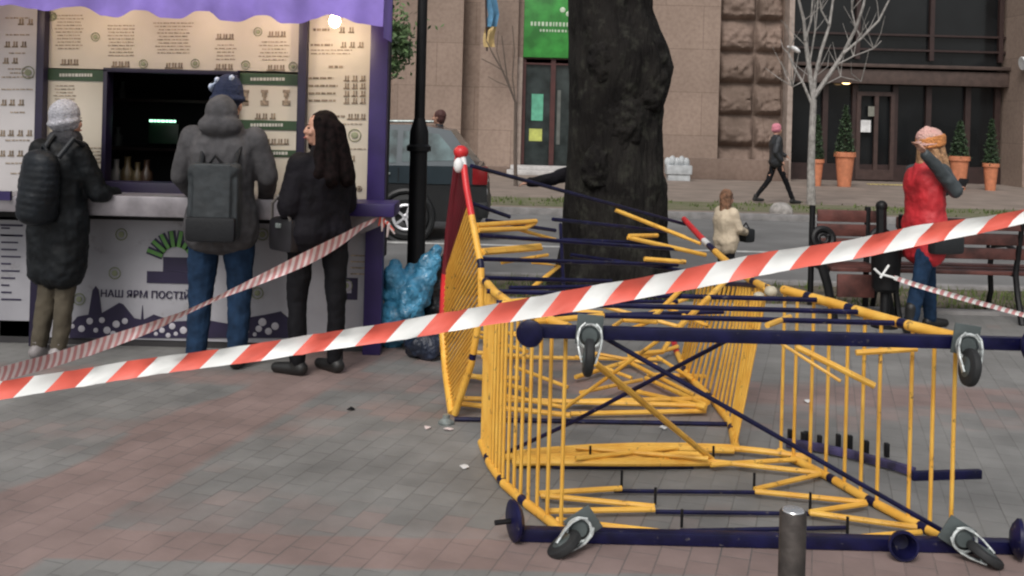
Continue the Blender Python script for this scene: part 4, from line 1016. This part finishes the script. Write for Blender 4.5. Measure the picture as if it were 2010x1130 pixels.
# 4 woman in red, arms raised with a phone, facing right and a little away
d4 = 8.5; p4 = Vector((gx(1822, d4)-.06, d4, 0))
redj = mat('red_jacket', (.50, .022, .03), .6, var=.2, scale=6, bump=.15); slv = mat('grey_black_sleeves', (.045, .055, .06), .5, bump=.1)
pinkw = mat('salmon_wool', (.78, .42, .38), .95, scale=9, bump=.5, bscale=60, col2=(.74, .50, .42))
person(p4, R(-72), 1.66, dict(er=(.25,.09,1.22), wr=(.21,-.20,1.53), el=(-.20,.16,1.12), wl=(-.04,.27,1.20), sr=(.17,.02,1.36), sl=(-.17,.02,1.34), kr=(.08,-.09,.49), kl=(-.09,.12,.49), ar=(.10,-.20,.09), al=(-.10,.17,.09), curl=.4, hd=(0,.05,1.57)),
       'woman in red jacket, jeans and salmon knitted hat, one arm raised',
       [trousers(jeans, .98), shoes(shoe_k, .10), coat(redj, .58, 1.0, hem=.155, sleeve_m=slv), beanie(pinkw, low=.02, wide=1.16, up=.03, cuff=mat('orange_wool', (.75, .30, .10), .95, var=.2, scale=12, bump=.5, bscale=60), pom=True), hair(mat('blond_hair', (.36, .20, .10), .6, var=.3, scale=30, bump=.3), [((.075,.04,.0), (.11,.09,-.26), .032, .035), ((.06,-.02,-.02), (.12,.02,-.26), .045, .04), ((-.05,-.05,-.02), (-.09,-.02,-.2), .045, .035), ((0,-.08,-.02), (0,-.09,-.16), .06, .05)], cap=False)])
T4 = Matrix.Translation(p4) @ Matrix.Rotation(R(-72), 4, 'Z')
mb = MB(T4); mb.box((-.02, .37, 1.20), (.10, .02, .16), Matrix.Rotation(R(-35), 3, 'X'), bev=.006); one(mb, 'phone', blk, 'black phone held in front of the woman in red', 'phone')
mb = MB(T4); mb.box((.20, .05, .74), (.10, .30, .15), bev=.03); mb.tube([(.21, -.05, .76), (.21, -.07, .78), (.0, -.20, .80), (-.20, 0, .78)], .014); one(mb, 'waist_bag', mat('black_nylon', (.014, .016, .018), .5, bump=.1), 'black waist bag on the hip of the woman in red', 'bag')
# 5 woman with pink hat, mid stride
d5 = 21.3; p5 = Vector((gx(1521, d5)-.02, d5, 0)); p5.x = P(1521, 397, d5).x
pkh = mat('pink_wool', (.62, .22, .28), .95, bump=.2)
person(p5, R(-88), 1.66, dict(kr=(.07,.20,.50), ar=(.07,.36,.10), kl=(-.07,-.12,.50), al=(-.07,-.40,.12), pv=(0,0,.90), er=(.22,-.08,1.10), wr=(.22,.06,.92), el=(-.2,.08,1.12), wl=(-.14,.25,1.02)),
       'distant woman in black with a pink hat striding past the shopfront', [trousers(blktr, .85), shoes(shoe_k), coat(mat('charcoal_jacket', (.02, .022, .026), .5, bump=.1), .84, 1.0, hem=.14), beanie(pkh, low=.03)], vox=.014)
# 6 child in beige
d6 = 10.0; p6 = Vector((P(1424, 500, d6).x, d6, -.02))
person(p6, R(-65), 1.02, dict(er=(.22,.10,1.12), wr=(.12,.30,1.05), el=(-.22,.10,1.12), wl=(-.1,.30,1.05), hd=(0,.02,1.60)),
       'small child with light brown hair in a cream coat beyond the toppled frame', [trousers(blktr), shoes(shoe_k), coat(mat('cream_coat', (.55, .46, .34), .8, bump=.15), .74, 1.25, hem=.18, disp=.03), hair(hair_b, [((.05,-.04,0), (.08,-.04,-.2), .06, .05), ((-.05,-.04,0), (-.08,-.04,-.2), .06, .05), ((0,-.08,.0), (0,-.09,-.2), .075, .06), ((0,-.03,.06), (0,-.05,.04), .11, .1)])])
T6 = Matrix.Translation(p6) @ Matrix.Rotation(R(-65), 4, 'Z')
mb = MB(T6); mb.box((0, .24, .60), (.16, .12, .14), bev=.03); mb.tube([(-.05, .24, .67), (0, .24, .72), (.05, .24, .67)], .008); one(mb, 'small_bag', MATS['black_nylon'], 'small black bag held in front of the child in the cream coat', 'bag')
# 7 person behind the trunk, arm out to the left
d7 = 12.2; p7 = Vector((P(1135, 500, d7).x, d7, -.085))
person(p7, R(85), 1.66, dict(er=(.16,.36,1.05), wr=(.12,.64,1.00), el=(-.2,-.2,1.1), wl=(-.1,-.2,.9), hd=(0,-.12,1.55), sr=(.15,.1,1.14)),
       'person in black behind the trunk with one arm stretched out to the left', [trousers(blktr), shoes(shoe_k), coat(MATS['black_jacket'], .84, 1.3), hair(hair_k, [((0,-.05,0), (0,-.06,-.1), .07, .06)])], vox=.012)
# 8 person behind the car
d8 = 17.2; p8 = Vector((P(860, 300, d8).x, d8, -.085))
person(p8, R(75), 1.84, {}, 'person with short reddish brown hair standing behind the parked car', [trousers(blktr), shoes(shoe_k), coat(MATS['charcoal_jacket'], .84, 1.0), hair(mat('red_brown_hair', (.09, .03, .025), .6, bump=.3), [((0,-.05,.03), (0,-.04,.05), .08, .08)])], vox=.014)

# ---------------- toppled frame A (near) ----------------
HB = .85
frA = empty('toppled_frame', (1.0, 4.4, 0), 'nearest toppled yellow and blue metal frame with castors on its upright base', 'metal frame')
def tb(pts, r, m_=yel, nm='brace', par=frA, n=8):
    mb = MB(); mb.tube(pts, r, n); return mb.build(nm, m_, par)
r_b = .025
zA = 4.10
la, lb_ = G(1003, 1072, .035), G(2150, 1108, .035); la.y = lb_.y = zA; la.z = lb_.z = r_b+.002
la.x = P(1015, 1060, zA).x; lb_.x = P(2150, 1080, zA).x
ua, ub = P(1040, 654, zA), P(2150, 684, zA); zu = (P(1100, 650, zA).z+P(1900, 672, zA).z)/2; ua.z = ub.z = zu
mb = MB(); mb.beam(la, lb_, .05, .05); mb.build('base_beam', blu, frA)
mb = MB(); mb.beam(ua, ub, .04, .052); mb.build('base_beam', blu, frA)
def jack(c, d_, rod=.12, R_=.075, m_=blu, open_=False):
    rot = Vector((0,0,1)).rotation_difference(Vector(d_)).to_matrix(); mb = MB()
    if open_: mb.lathe(c, [(R_*.55, -.05), (R_*.8, 0), (R_, .02), (R_, .035), (R_*.85, .035), (R_*.7, .01), (R_*.5, -.02), (.005, -.025)], 24, rot=rot)
    else: mb.lathe(c, [(.03, -.03), (R_*.7, -.02), (R_, 0), (R_, .012), (R_*.9, .016), (.02, .02)], 24, rot=rot)
    o = mb.build('levelling_foot', m_, frA)
    if rod:
        mb = MB(); d_ = Vector(d_).normalized(); mb.tube([Vector(c), Vector(c)+d_*rod], .011); mb.build('threaded_rod', blk, o)
jack((la.x-.01, zA-.01, .082), (-1, -.35, .0), .085, .082)
jack((P(1765, 1090, zA-.06).x, zA-.085, .062), (-.15, -1, .05), 0, .058, open_=True)
jack((P(2008, 1085, zA-.1).x, zA-.06, .082), (1, -.35, 0), 0, .078)
jack((ua.x, zA-.045, zu), (-.2, -1, -.05), 0, .055); jack((P(2012, 676, zA).x, zA-.06, zu+.01), (.5, -1, 0), 0, .07)
def caster(c, ang, swing, wd=1.0):
    """mounted on the beam facing the camera (-y); ang rolls the fork about y"""
    T = Matrix.Translation(c) @ Matrix.Rotation(ang, 4, 'Y')
    mb = MB(T); mb.box((0, -.004, .02), (.105, .008, .12), bev=.002)
    mb.torus((0, -.036, 0), .047, .006, Matrix.Rotation(R(90), 3, 'X'), m=1); mb.lathe((0, -.03, 0), [(.03, -.02), (.042, -.012), (.03, .006)], 20, rot=Matrix.Rotation(R(90), 3, 'X'))
    for sx in (-1, 1):
        pts = [(sx*.020, -.034, .050), (sx*.040, -.040, .030), (sx*.047, -.05, -.005), (sx*.043, -.062, -.04), (sx*.034, -.075, -.07), (sx*.026, -.085, -.095)]
        for i in range(5): mb.beam(pts[i], pts[i+1], .022, .007, up=(-sx, 0, .3), bev=.001, m=1)
    fk = mb.build('castor', [tyre_g, mat('bright_zinc', (.62, .66, .65), .35, metal=.3, var=.3, scale=25)], frA)
    mb = MB(T); rot = Matrix.Rotation(R(90), 3, 'Y'); wc = Vector((0, -.075, -.075))
    mb.lathe(wc, [(.03, -.018), (.062, -.018), (.072, -.012), (.075, 0), (.072, .012), (.062, .018), (.03, .018)], 28, rot=rot); mb.build('wheel', rub, fk)
    mb = MB(T); mb.lathe(wc, [(.012, -.024), (.04, -.0195), (.04, .0195), (.012, .024)], 20, rot=rot); mb.build('hub', tyre_g, fk)
    mb = MB(T); mb.tube([wc-Vector((.03,0,0)), wc+Vector((.03,0,0))], .006); mb.build('axle', galv, fk)
cu1 = P(1156, 658, zA-.04); cu2 = P(1893, 682, zA-.04)
cu1.z = cu2.z = zu
caster(cu1, R(4), 0); caster(cu2, R(8), 0)
cl1 = P(1135, 1070, zA-.04); cl1.z = .078; caster(cl1, R(55), 0)
cl2 = P(1885, 1080, zA-.04); cl2.z = .078; caster(cl2, R(-58), 0)
# legs: curved lower tube on the ground and its twin 0.85 m above, joined by bars
rt = .021
def low_up(pix, h=HB, r=rt):
    lo = [G(x, y, r) for x, y in pix]; up = [Vector((p.x, p.y, h)) for p in lo]; return lo, up
Lp = [(1106, 1044), (1070, 1015), (1030, 985), (990, 950), (963, 912), (945, 868)]
Ll, Lu = low_up(Lp)
bandsL = [(0, .28, 0), (.28, .33, 1), (.33, .50, 0), (.50, .55, 1), (.55, .76, 0), (.76, .81, 1), (.81, 1, 0)]
mb = MB(); mb.banded(Ll, rt, bandsL); mb.build('curved_tube', [yel, blu], frA)
mb = MB(); mb.banded(Lu, rt, [(0, .3, 0), (.3, .34, 1), (.34, .93, 0), (.93, 1, 1)]); mb.build('curved_tube', [yel, blu], frA)
Rp = [(1866, 1060), (1780, 1020), (1700, 978), (1625, 935), (1560, 902), (1530, 886)]
Rl, Ru = low_up(Rp)
bandsR = [(0, .10, 0), (.10, .14, 1), (.14, .36, 0), (.36, .41, 1), (.41, .62, 0), (.62, .66, 1), (.66, .90, 0), (.90, .94, 1), (.94, 1, 0)]
mb = MB(); mb.banded(Rl, rt, bandsR); mb.build('curved_tube', [yel, blu], frA)
mb = MB(); mb.banded(Ru, rt*1.1, [(0, .22, 0), (.22, .26, 1), (.26, .52, 0), (.52, .57, 1), (.57, .80, 0), (.80, .84, 1), (.84, 1, 0)]); mb.build('curved_tube', [yel, blu], frA)
def along(pts, t):
    Ls = [0]
    for a, b in zip(pts, pts[1:]): Ls.append(Ls[-1]+(b-a).length)
    d_ = t*Ls[-1]
    for i in range(len(pts)-1):
        if d_ <= Ls[i+1]+1e-9: return pts[i].lerp(pts[i+1], (d_-Ls[i])/max(1e-9, Ls[i+1]-Ls[i]))
    return pts[-1].copy()
def at_px(lo, px):    # param where the tube is seen at photo x
    best = min(range(401), key=lambda k: abs((CX+along(lo, k/400).x/along(lo, k/400).y*F)-px-0)); return best/400
for px in (1875, 1833, 1790, 1728, 1695, 1663, 1626, 1594, 1562, 1537):
    t = max(0, min(1, at_px(Rl, px+13))); a, b = along(Rl, t), along(Ru, t); tb([a, b], .0085, nm='bar', n=6)
for i in range(17):
    t = .02+.96*(i/16)**.8; a, b = along(Ll, t), along(Lu, t); tb([a, b], .0085, nm='bar', n=6)
# diagonals of the upright base
tb([Vector((P(1182, 676, zA+.02).x, zA+.02, zu-.02)), Vector((P(1852, 1052, zA+.05).x, zA+.05, .06))], .010, blu, 'diagonal_rod')
tb([Vector((P(1430, 672, zA+.03).x, zA+.03, zu-.02)), G(1120, 832, .28) if False else P(1120, 830, 4.9), G(985, 892, .03)], .010, blu, 'diagonal_rod')
tb([P(1168, 712, 4.35), G(1398, 902, .03)], .0145)
tb([P(1110, 800, 5.35), P(1310, 655, 4.9)], .010)
tb([P(1562, 680, 4.5), P(1717, 757, 4.42)], .0145); tb([P(1530, 672, 4.9), P(1650, 748, 4.7)], .008)
tb([P(1680, 692, 4.32), P(1800, 684, 4.3)], .013)
# cross rods and V braces, the ground face and its twin on top
rods = [((1205, 963), (1482, 966)), ((1287, 1004), (1590, 1008)), ((1335, 1042), (1665, 1035))]
for a, b in rods:
    A, B = G(*a, .02), G(*b, .02); tb([A, B], .010, blu, 'cross_rod', n=6)
Vs = [((1058, 968), (1220, 958)), ((1062, 972), (1285, 994)), ((1078, 1003), (1285, 999)), ((1092, 1020), (1350, 1050)), ((1590, 900), (1395, 912)), ((1395, 905), (1610, 928)),
      ((1610, 930), (1482, 960)), ((1482, 964), (1700, 986)), ((1700, 988), (1590, 1005)), ((1590, 1006), (1800, 1035)), ((1808, 1044), (1665, 1056))]
for a, b in Vs: tb([G(*a, .035), G(*b, .035)], .0125)
for (x, y) in ((1220, 955), (1286, 990), (1338, 1035), (1158, 905), (1480, 960), (1590, 1000), (1663, 1050), (1400, 905)):
    q = G(x, y, .02); tb([q, q+Vector((0, 0, .075))], .006, blk, 'pin', n=6)
# upper face
def U(x, d_): return Vector((x, d_, HB))
for d_, x0_, x1_ in ((4.42, .05, 1.68), (4.66, -.05, 1.62), (4.95, -.1, 1.55)):
    tb([U(x0_, d_), U(x1_, d_)], .013, blu, 'cross_rod', n=6)
for (x0_, d0, x1_, d1_) in ((.12, 4.25, .42, 4.42), (.42, 4.45, -.02, 4.65), (-.04, 4.66, .4, 4.9), (1.1, 4.3, 1.25, 4.5)):
    tb([U(x0_, d0), U(x1_, d1_)], .0125)
tb([P(1282, 622, 4.7), P(1345, 560, 5.0)], .012); tb([P(1330, 645, 4.6), P(1430, 545, 5.2)], .014)
tb([P(1205, 640, 4.6), P(1222, 628, 4.8), P(1290, 632, 4.7)], .010)
# flat lattice tubes heaped at the far end of the ground face
for (a, b, c) in (((985, 893), (1190, 866), (1440, 878)), ((990, 897), (1210, 874), (1440, 884)), ((1010, 902), (1200, 884), (1390, 893)), ((1015, 905), (1220, 893), (1395, 900)), ((1012, 908), (1240, 903), (1400, 905)), ((1005, 906), (1240, 910), (1398, 908)), ((1440, 880), (1500, 884), (1590, 898))):
    pts = [G(*a, .03), G(*b, .05), G(*c, .03)]
    sm_ = [pts[0].lerp(pts[1], k/5).lerp(pts[1].lerp(pts[2], k/5), k/5) for k in range(6)]
    tb(sm_, .016, nm='lattice_tube')
for (a, b) in (((1130, 878), (1390, 900)), ((1330, 878), (1130, 900))): tb([G(*a, .065), G(*b, .065)], .012, nm='lattice_tube')
tb([G(1085, 916, .01), G(1360, 916, .01)], .010, blu, 'cross_rod')

# ---------------- toppled frame B (far) ----------------
frB = empty('toppled_frame', (.4, 6.0, 0), 'farther toppled frame with a red topped slatted side standing on end beside the blue bags', 'metal frame')
def tB(pts, r, m_=yel, nm='brace', n=8): return tb(pts, r, m_, nm, frB, n)
def PL(l, z0, z1): n = len(l)-1; return [P(x, y, z0+(z1-z0)*i/n) for i, (x, y) in enumerate(l)]
Nn = [P(907, 300, 6.05), P(916, 370, 5.95), P(926, 425, 5.85), P(944, 520, 5.65), P(945, 600, 5.6), P(925, 715, 5.62), P(893, 812, 5.75)]
Ff = [P(902, 300, 6.08), P(891, 380, 6.2), P(882, 450, 6.3), P(873, 560, 6.35), P(869, 640, 6.3), P(876, 730, 6.1), P(888, 812, 5.78)]
mb = MB(); mb.banded(Nn, .020, [(0, .05, 3), (.05, .16, 2), (.16, .25, 2), (.25, .43, 0), (.43, .46, 1), (.46, .75, 0), (.75, .77, 1), (.77, 1, 0)]); mb.build('curved_tube', [yel, blu, redp, whp], frB)
mb = MB(); mb.banded(Ff, .026, [(0, .06, 2), (.06, .45, 3), (.45, .62, 2), (.62, 1, 0)]); mb.build('curved_tube', [yel, blu, redp, dred], frB)
for i in range(38):
    t = .02+i*.94/37; a = along(Nn, t*.90); b = along(Ff, min(.99, t+.30*(1-t))); tB([a, b], .008, dred if t < .22 else yel, 'bar', 6)
mb = MB(); mb.ell(P(905, 298, 6.05), (.045, .05, .04), m=0); mb.ell(P(900, 324, 6.0), (.03, .03, .045), m=1); mb.build('tape_wrap', [redp, whp], frB)
# right side panel: lower tube on the ground, its twin 0.85 above
Rb = [G(1444, 878, .02), G(1435, 832, .02), G(1400, 785, .02), G(1350, 737, .02), G(1328, 690, .02), G(1318, 655, .02)]
Rbu = [P(1506, 566, 5.35), P(1478, 552, 5.7), P(1446, 530, 6.1), P(1408, 497, 6.7), P(1375, 465, 7.2), P(1343, 430, 7.9)]
Rbt = [P(1506, 562, 5.35), P(1450, 558, 6.0), P(1372, 556, 6.7)]
mb = MB(); mb.banded(Rb, .022, [(0, .10, 0), (.10, .13, 1), (.13, .33, 0), (.33, .36, 1), (.36, .56, 0), (.56, .60, 1), (.60, .75, 0), (.75, 1, 2)]); mb.build('curved_tube', [yel, blu, redp], frB)
mb = MB(); mb.banded(Rbu, .022, [(0, .1, 0), (.1, .14, 1), (.14, .48, 0), (.48, .55, 0), (.55, .62, 1), (.62, .68, 3), (.68, 1, 2)]); mb.build('curved_tube', [yel, blu, redp, whp], frB)
for i in range(20):
    t = .01+.66*i/19; a = along(Rb, t); b = along(Rbt, i/19); tB([a, b], .0085, nm='bar', n=6)
tB(Rbt, .014, blu, 'top_rail')
mb = MB(); mb.ell(P(1513, 572, 5.3), (.035, .035, .03)); mb.ell(P(1490, 580, 5.3), (.03, .03, .02)); mb.build('end_cap', mat('cream_cap', (.55, .50, .38), .6), frB)
# long rods joining both sides
for a, b in (((925, 325, 6.05), (1345, 440, 7.9)), ((930, 400, 5.95), (1000, 425, 6.2)), ((1085, 430, 6.6), (1320, 455, 7.6)), ((945, 462, 5.8), (1345, 490, 7.0)), ((948, 508, 5.7), (1330, 520, 6.7)), ((948, 545, 5.65), (1200, 552, 6.2)), ((1000, 565, 5.7), (1320, 560, 6.2)), ((1180, 618, 5.5), (1420, 612, 5.6))):
    tB([P(*a), P(*b)], .013, blu, 'cross_rod', 6)
tB([G(892, 822, .015), G(1432, 832, .015)], .012, blu, 'cross_rod')
for pl in ([(935, 442, 5.82), (1052, 434, 6.3)], [(938, 452, 5.8), (1030, 448, 6.2), (1050, 437, 6.3)], [(946, 492, 5.7), (1060, 482, 6.2)], [(948, 496, 5.7), (1062, 487, 6.2)], [(1045, 513, 6.0), (1097, 522, 6.1), (1032, 575, 5.9)],
           [(1208, 412, 7.2), (1345, 466, 7.3)], [(1232, 466, 6.8), (1385, 500, 7.0)], [(1265, 508, 6.5), (1345, 514, 6.6)], [(1235, 463, 6.8), (1290, 462, 7.0)],
           [(945, 548, 5.6), (985, 590, 5.3), (1010, 602, 5.0)]):
    tB([P(*q) for q in pl], .015)
for a, b in (((940, 660), (1035, 690)), ((915, 690), (1040, 700)), ((918, 735), (1035, 765)), ((905, 738), (1020, 742)), ((908, 782), (1385, 796)), ((905, 792), (1120, 815)), ((1120, 788), (1400, 782)), ((1268, 742), (1385, 795)), ((1215, 760), (1385, 800)), ((1230, 708), (1390, 790)), ((1130, 740), (1330, 680))):
    tB([G(*a, .04), G(*b, .06)], .015)
for a, b in (((950, 640), (1060, 672)), ((935, 652), (1110, 655)), ((1130, 700), (1240, 742)), ((1150, 690), (1290, 716)), ((1010, 720), (1115, 760)), ((1140, 770), (1260, 745)), ((1290, 700), (1360, 745)), ((985, 775), (1110, 800))): tB([G(*a, .10), G(*b, .04)], .012)
for a, b in (((955, 575, 5.6), (1060, 612, 5.4)), ((1190, 590, 5.7), (1300, 560, 6.0)), ((1180, 600, 5.6), (1330, 640, 5.5)), ((1240, 628, 5.5), (1350, 585, 5.9)), ((1210, 655, 5.4), (1330, 612, 5.8)), ((1300, 600, 5.7), (1390, 640, 5.4)), ((1010, 448, 6.3), (1090, 470, 6.6)), ((985, 515, 5.9), (1075, 500, 6.2)), ((1280, 440, 7.3), (1375, 478, 7.0))): tB([P(*a), P(*b)], .011)
for a, b in (((955, 432, 6.0), (1090, 452, 6.6)), ((1020, 590, 5.6), (1330, 592, 5.8)), ((1120, 500, 6.4), (1350, 532, 6.7)), ((1100, 470, 6.6), (1300, 478, 7.0)), ((1100, 440, 6.9), (1108, 600, 6.0))): tB([P(*a), P(*b)], .012, blu, 'cross_rod', 6)
for a, b in (((1120, 812), (1385, 806)), ((1270, 735), (1385, 738)), ((945, 700), (1300, 705))): tB([G(*a, .03), G(*b, .03)], .014)
tB([P(1235, 696, 6.2), P(1300, 690, 6.4), P(1312, 672, 6.5)], .016); 
mb = MB(); c = G(876, 824, .02); mb.lathe(Vector((c.x, c.y, 0)), [(.045, 0), (.045, .01), (.02, .03), (.02, .05)], 14); mb.build('foot', galv, frB)

# ---------------- loose blue beam ----------------
e = empty('broken_beam', G(1740, 905), 'loose blue metal strip with short stubs lying on the paving behind the slatted side', 'metal beam')
mb = MB(); pts = [G(1543, 868, .03), G(1600, 876, .03), G(1680, 893, .03), G(1760, 915, .03), G(1795, 926, .03)]
for a, b in zip(pts, pts[1:]): mb.beam(a, b, .035, .04)
mb.build('bent_strip', mat('worn_purple_blue', (.06, .05, .13), .5, var=.4, scale=10), e)
mb = MB(); mb.beam(G(1790, 934, .02), G(1925, 930, .02), .03, .045); mb.build('straight_strip', blu, e)
for (x, y) in ((1550, 862), (1576, 868), (1582, 866), (1608, 874), (1645, 872), (1668, 874), (1740, 890), (1700, 885)):
    mb = MB(); q = G(x, y+12, .0); mb.box(q+Vector((0, 0, .05)), (.022, .03, .07), bev=.004); mb.build('stub', blk, e)

# ---------------- bollard ----------------
d = 3.25; c = P(1557, 1000, d); e = empty('bollard', (c.x, d, 0), 'short dark steel bollard with a worn shiny top in the foreground', 'bollard')
bol = mat('brown_grey_steel', (.06, .05, .045), .5, metal=.3, var=.3, scale=14, bump=.12)
zt = P(1557, 1002, d).z; mb = MB(); mb.lathe((c.x, d, 0), [(.055, 0), (.055, .02), (.0425, .03), (.0425, zt-.006), (.039, zt)], 28); mb.build('post', bol, e)
mb = MB(); mb.lathe((c.x, d, zt), [(.036, 0.001), (.034, .004), (.005, .005)], 24); mb.build('top_plate', mat('shiny_steel', (.75, .75, .75), .2, metal=.8, bump=.02), e)

# ---------------- barrier tapes ----------------
tr_ = mat('tape_red', (.80, .135, .095), .45, var=.06, bump=.05, bscale=25); tw = mat('tape_white', (.83, .84, .82), .45, var=.04, bump=.05, bscale=25)
tpk = mat('tape_pale_pink', (.80, .68, .67), .5, bump=.03); tdk = mat('tape_dull_red', (.60, .28, .28), .5, bump=.03)
def tape(name, pts, per, slant, mats, label, group=None):
    """pts: (px,py,height px,depth); striped thin ribbon"""
    def f(x):
        for a, b in zip(pts, pts[1:]):
            if a[0] <= x <= b[0]:
                t = (x-a[0])/(b[0]-a[0]); return [a[i]+(b[i]-a[i])*t for i in range(4)]
        return list(pts[0] if x < pts[0][0] else pts[-1])
    def fs_(x):   # smoothed
        q = [f(x+k*22) for k in (-1, 0, 1)]; return [sum(z[i] for z in q)/3 for i in range(4)]
    mb = MB(); x = pts[0][0]; k = 0; x1 = pts[-1][0]
    while x < x1:
        nxt = x+per; sub = 3; vs = []; fc = []
        for i in range(sub+1):
            xx = x+(nxt-x)*i/sub
            for j in range(4):
                t = j/3; q = fs_(xx+(t-.5)*slant); wv = .006*math.sin(xx*.021+t*2) + .014*noise.noise((xx*.035, t*1.6, 1))
                p = P(q[0] if False else xx+(t-.5)*slant, q[1]-(t-.5)*q[2], q[3]); p.y += wv+.010*math.sin(t*3.1)
                vs.append(p)
        for i in range(sub):
            for j in range(3): fc.append((i*4+j, (i+1)*4+j, (i+1)*4+j+1, i*4+j+1))
        mb.add(vs, fc, k % 2); x = nxt; k += 1
    # real thickness
    o = one(mb, name, mats, label, 'barrier tape', group, angle=80)
    return o
zt_ = 3.6
tape('barrier_tape', [(-260, 805, 36, 3.5), (0, 767, 36, 3.55), (250, 726, 34, 3.6), (500, 692, 34, 3.62), (750, 653, 38, 3.62), (900, 629, 38, 3.6), (1100, 594, 44, 3.6), (1260, 565, 42, 3.55), (1507, 516, 44, 3.5), (1650, 493, 39, 3.45), (1800, 463, 41, 3.4), (1950, 437, 31, 3.35), (2010, 423, 27, 3.3), (2300, 375, 30, 3.2)], 61, 40, [tr_, tw],
     'wide red and white striped barrier tape stretched across the whole foreground')
tape('barrier_tape', [(-200, 790, 26, 3.9), (0, 735, 28, 4.4), (100, 708, 28, 4.7), (200, 676, 28, 5.0), (300, 641, 20, 5.2), (370, 611, 8, 5.5), (430, 583, 8, 5.7), (500, 553, 18, 5.85), (600, 508, 30, 6.05), (660, 477, 26, 6.3), (700, 452, 14, 6.6), (735, 426, 5, 6.84)], 7, 8, [tpk, tdk],
     'twisted pale pink striped tape tied to the kiosk counter post')
tape('barrier_tape', [(1728, 535, 9, 8.6), (1800, 560, 10, 8.3), (1900, 588, 11, 7.9), (2010, 618, 9, 7.5), (2200, 665, 9, 7.0)], 7, 5, [tw, tdk],
     'thin twisted tape running from the bench to the right edge')
mb = MB()
for a, b in (((1716, 527), (1730, 540)), ((1745, 520), (1728, 545)), ((1730, 538), (1755, 545))): mb.tube([P(*a, 8.45), P(*b, 8.45)], .010)
one(mb, 'tape_knot', tw, 'white knot of tape tied at the end of the thin tape by the litter bin', 'tape knot')
mb = MB()
for i in range(6): a = P(748+i*3, 425+i*3, KY-.30); mb.cap(a, a+Vector((rnd.uniform(-.02, .06), .02, -.05-rnd.random()*.06)), .012, .006, 6, i % 2)
one(mb, 'tape_knot', [tr_, tpk], 'crumpled red and pink tape end hanging off the kiosk counter corner', 'tape knot')

# ---------------- litter ----------------
for (x, y, m_, lb2) in ((838, 842, tpk, 'pink scrap of tape on the paving left of the frame foot'), (880, 845, tpk, 'pink scrap of tape on the paving just under the frame foot'), (912, 920, whp, 'small white paper scrap on the paving left of the slatted side'), (1303, 843, whp, 'small pale scrap on the paving behind the long yellow brace'), (1585, 790, whp, 'white crumpled paper scrap on the paving behind the right slatted side'), (690, 805, blk, 'dark leaf lying alone on the grey paving')):
    q = G(x, y); mb = MB(); rr = random.Random(x)
    vs = [q+Vector((.03*math.cos(a)*rr.uniform(.4, 1), .03*math.sin(a)*rr.uniform(.4, 1), .004+rr.uniform(0, .012))) for a in [k*6.283/7 for k in range(7)]]
    vs2 = [v+Vector((0, 0, .003)) for v in vs]; n = 7
    mb.add(vs+vs2, [tuple(range(n))[::-1], tuple(range(n, 2*n))]+[(i, (i+1)%n, n+(i+1)%n, n+i) for i in range(n)])
    one(mb, 'litter_scrap', m_, lb2, 'litter')
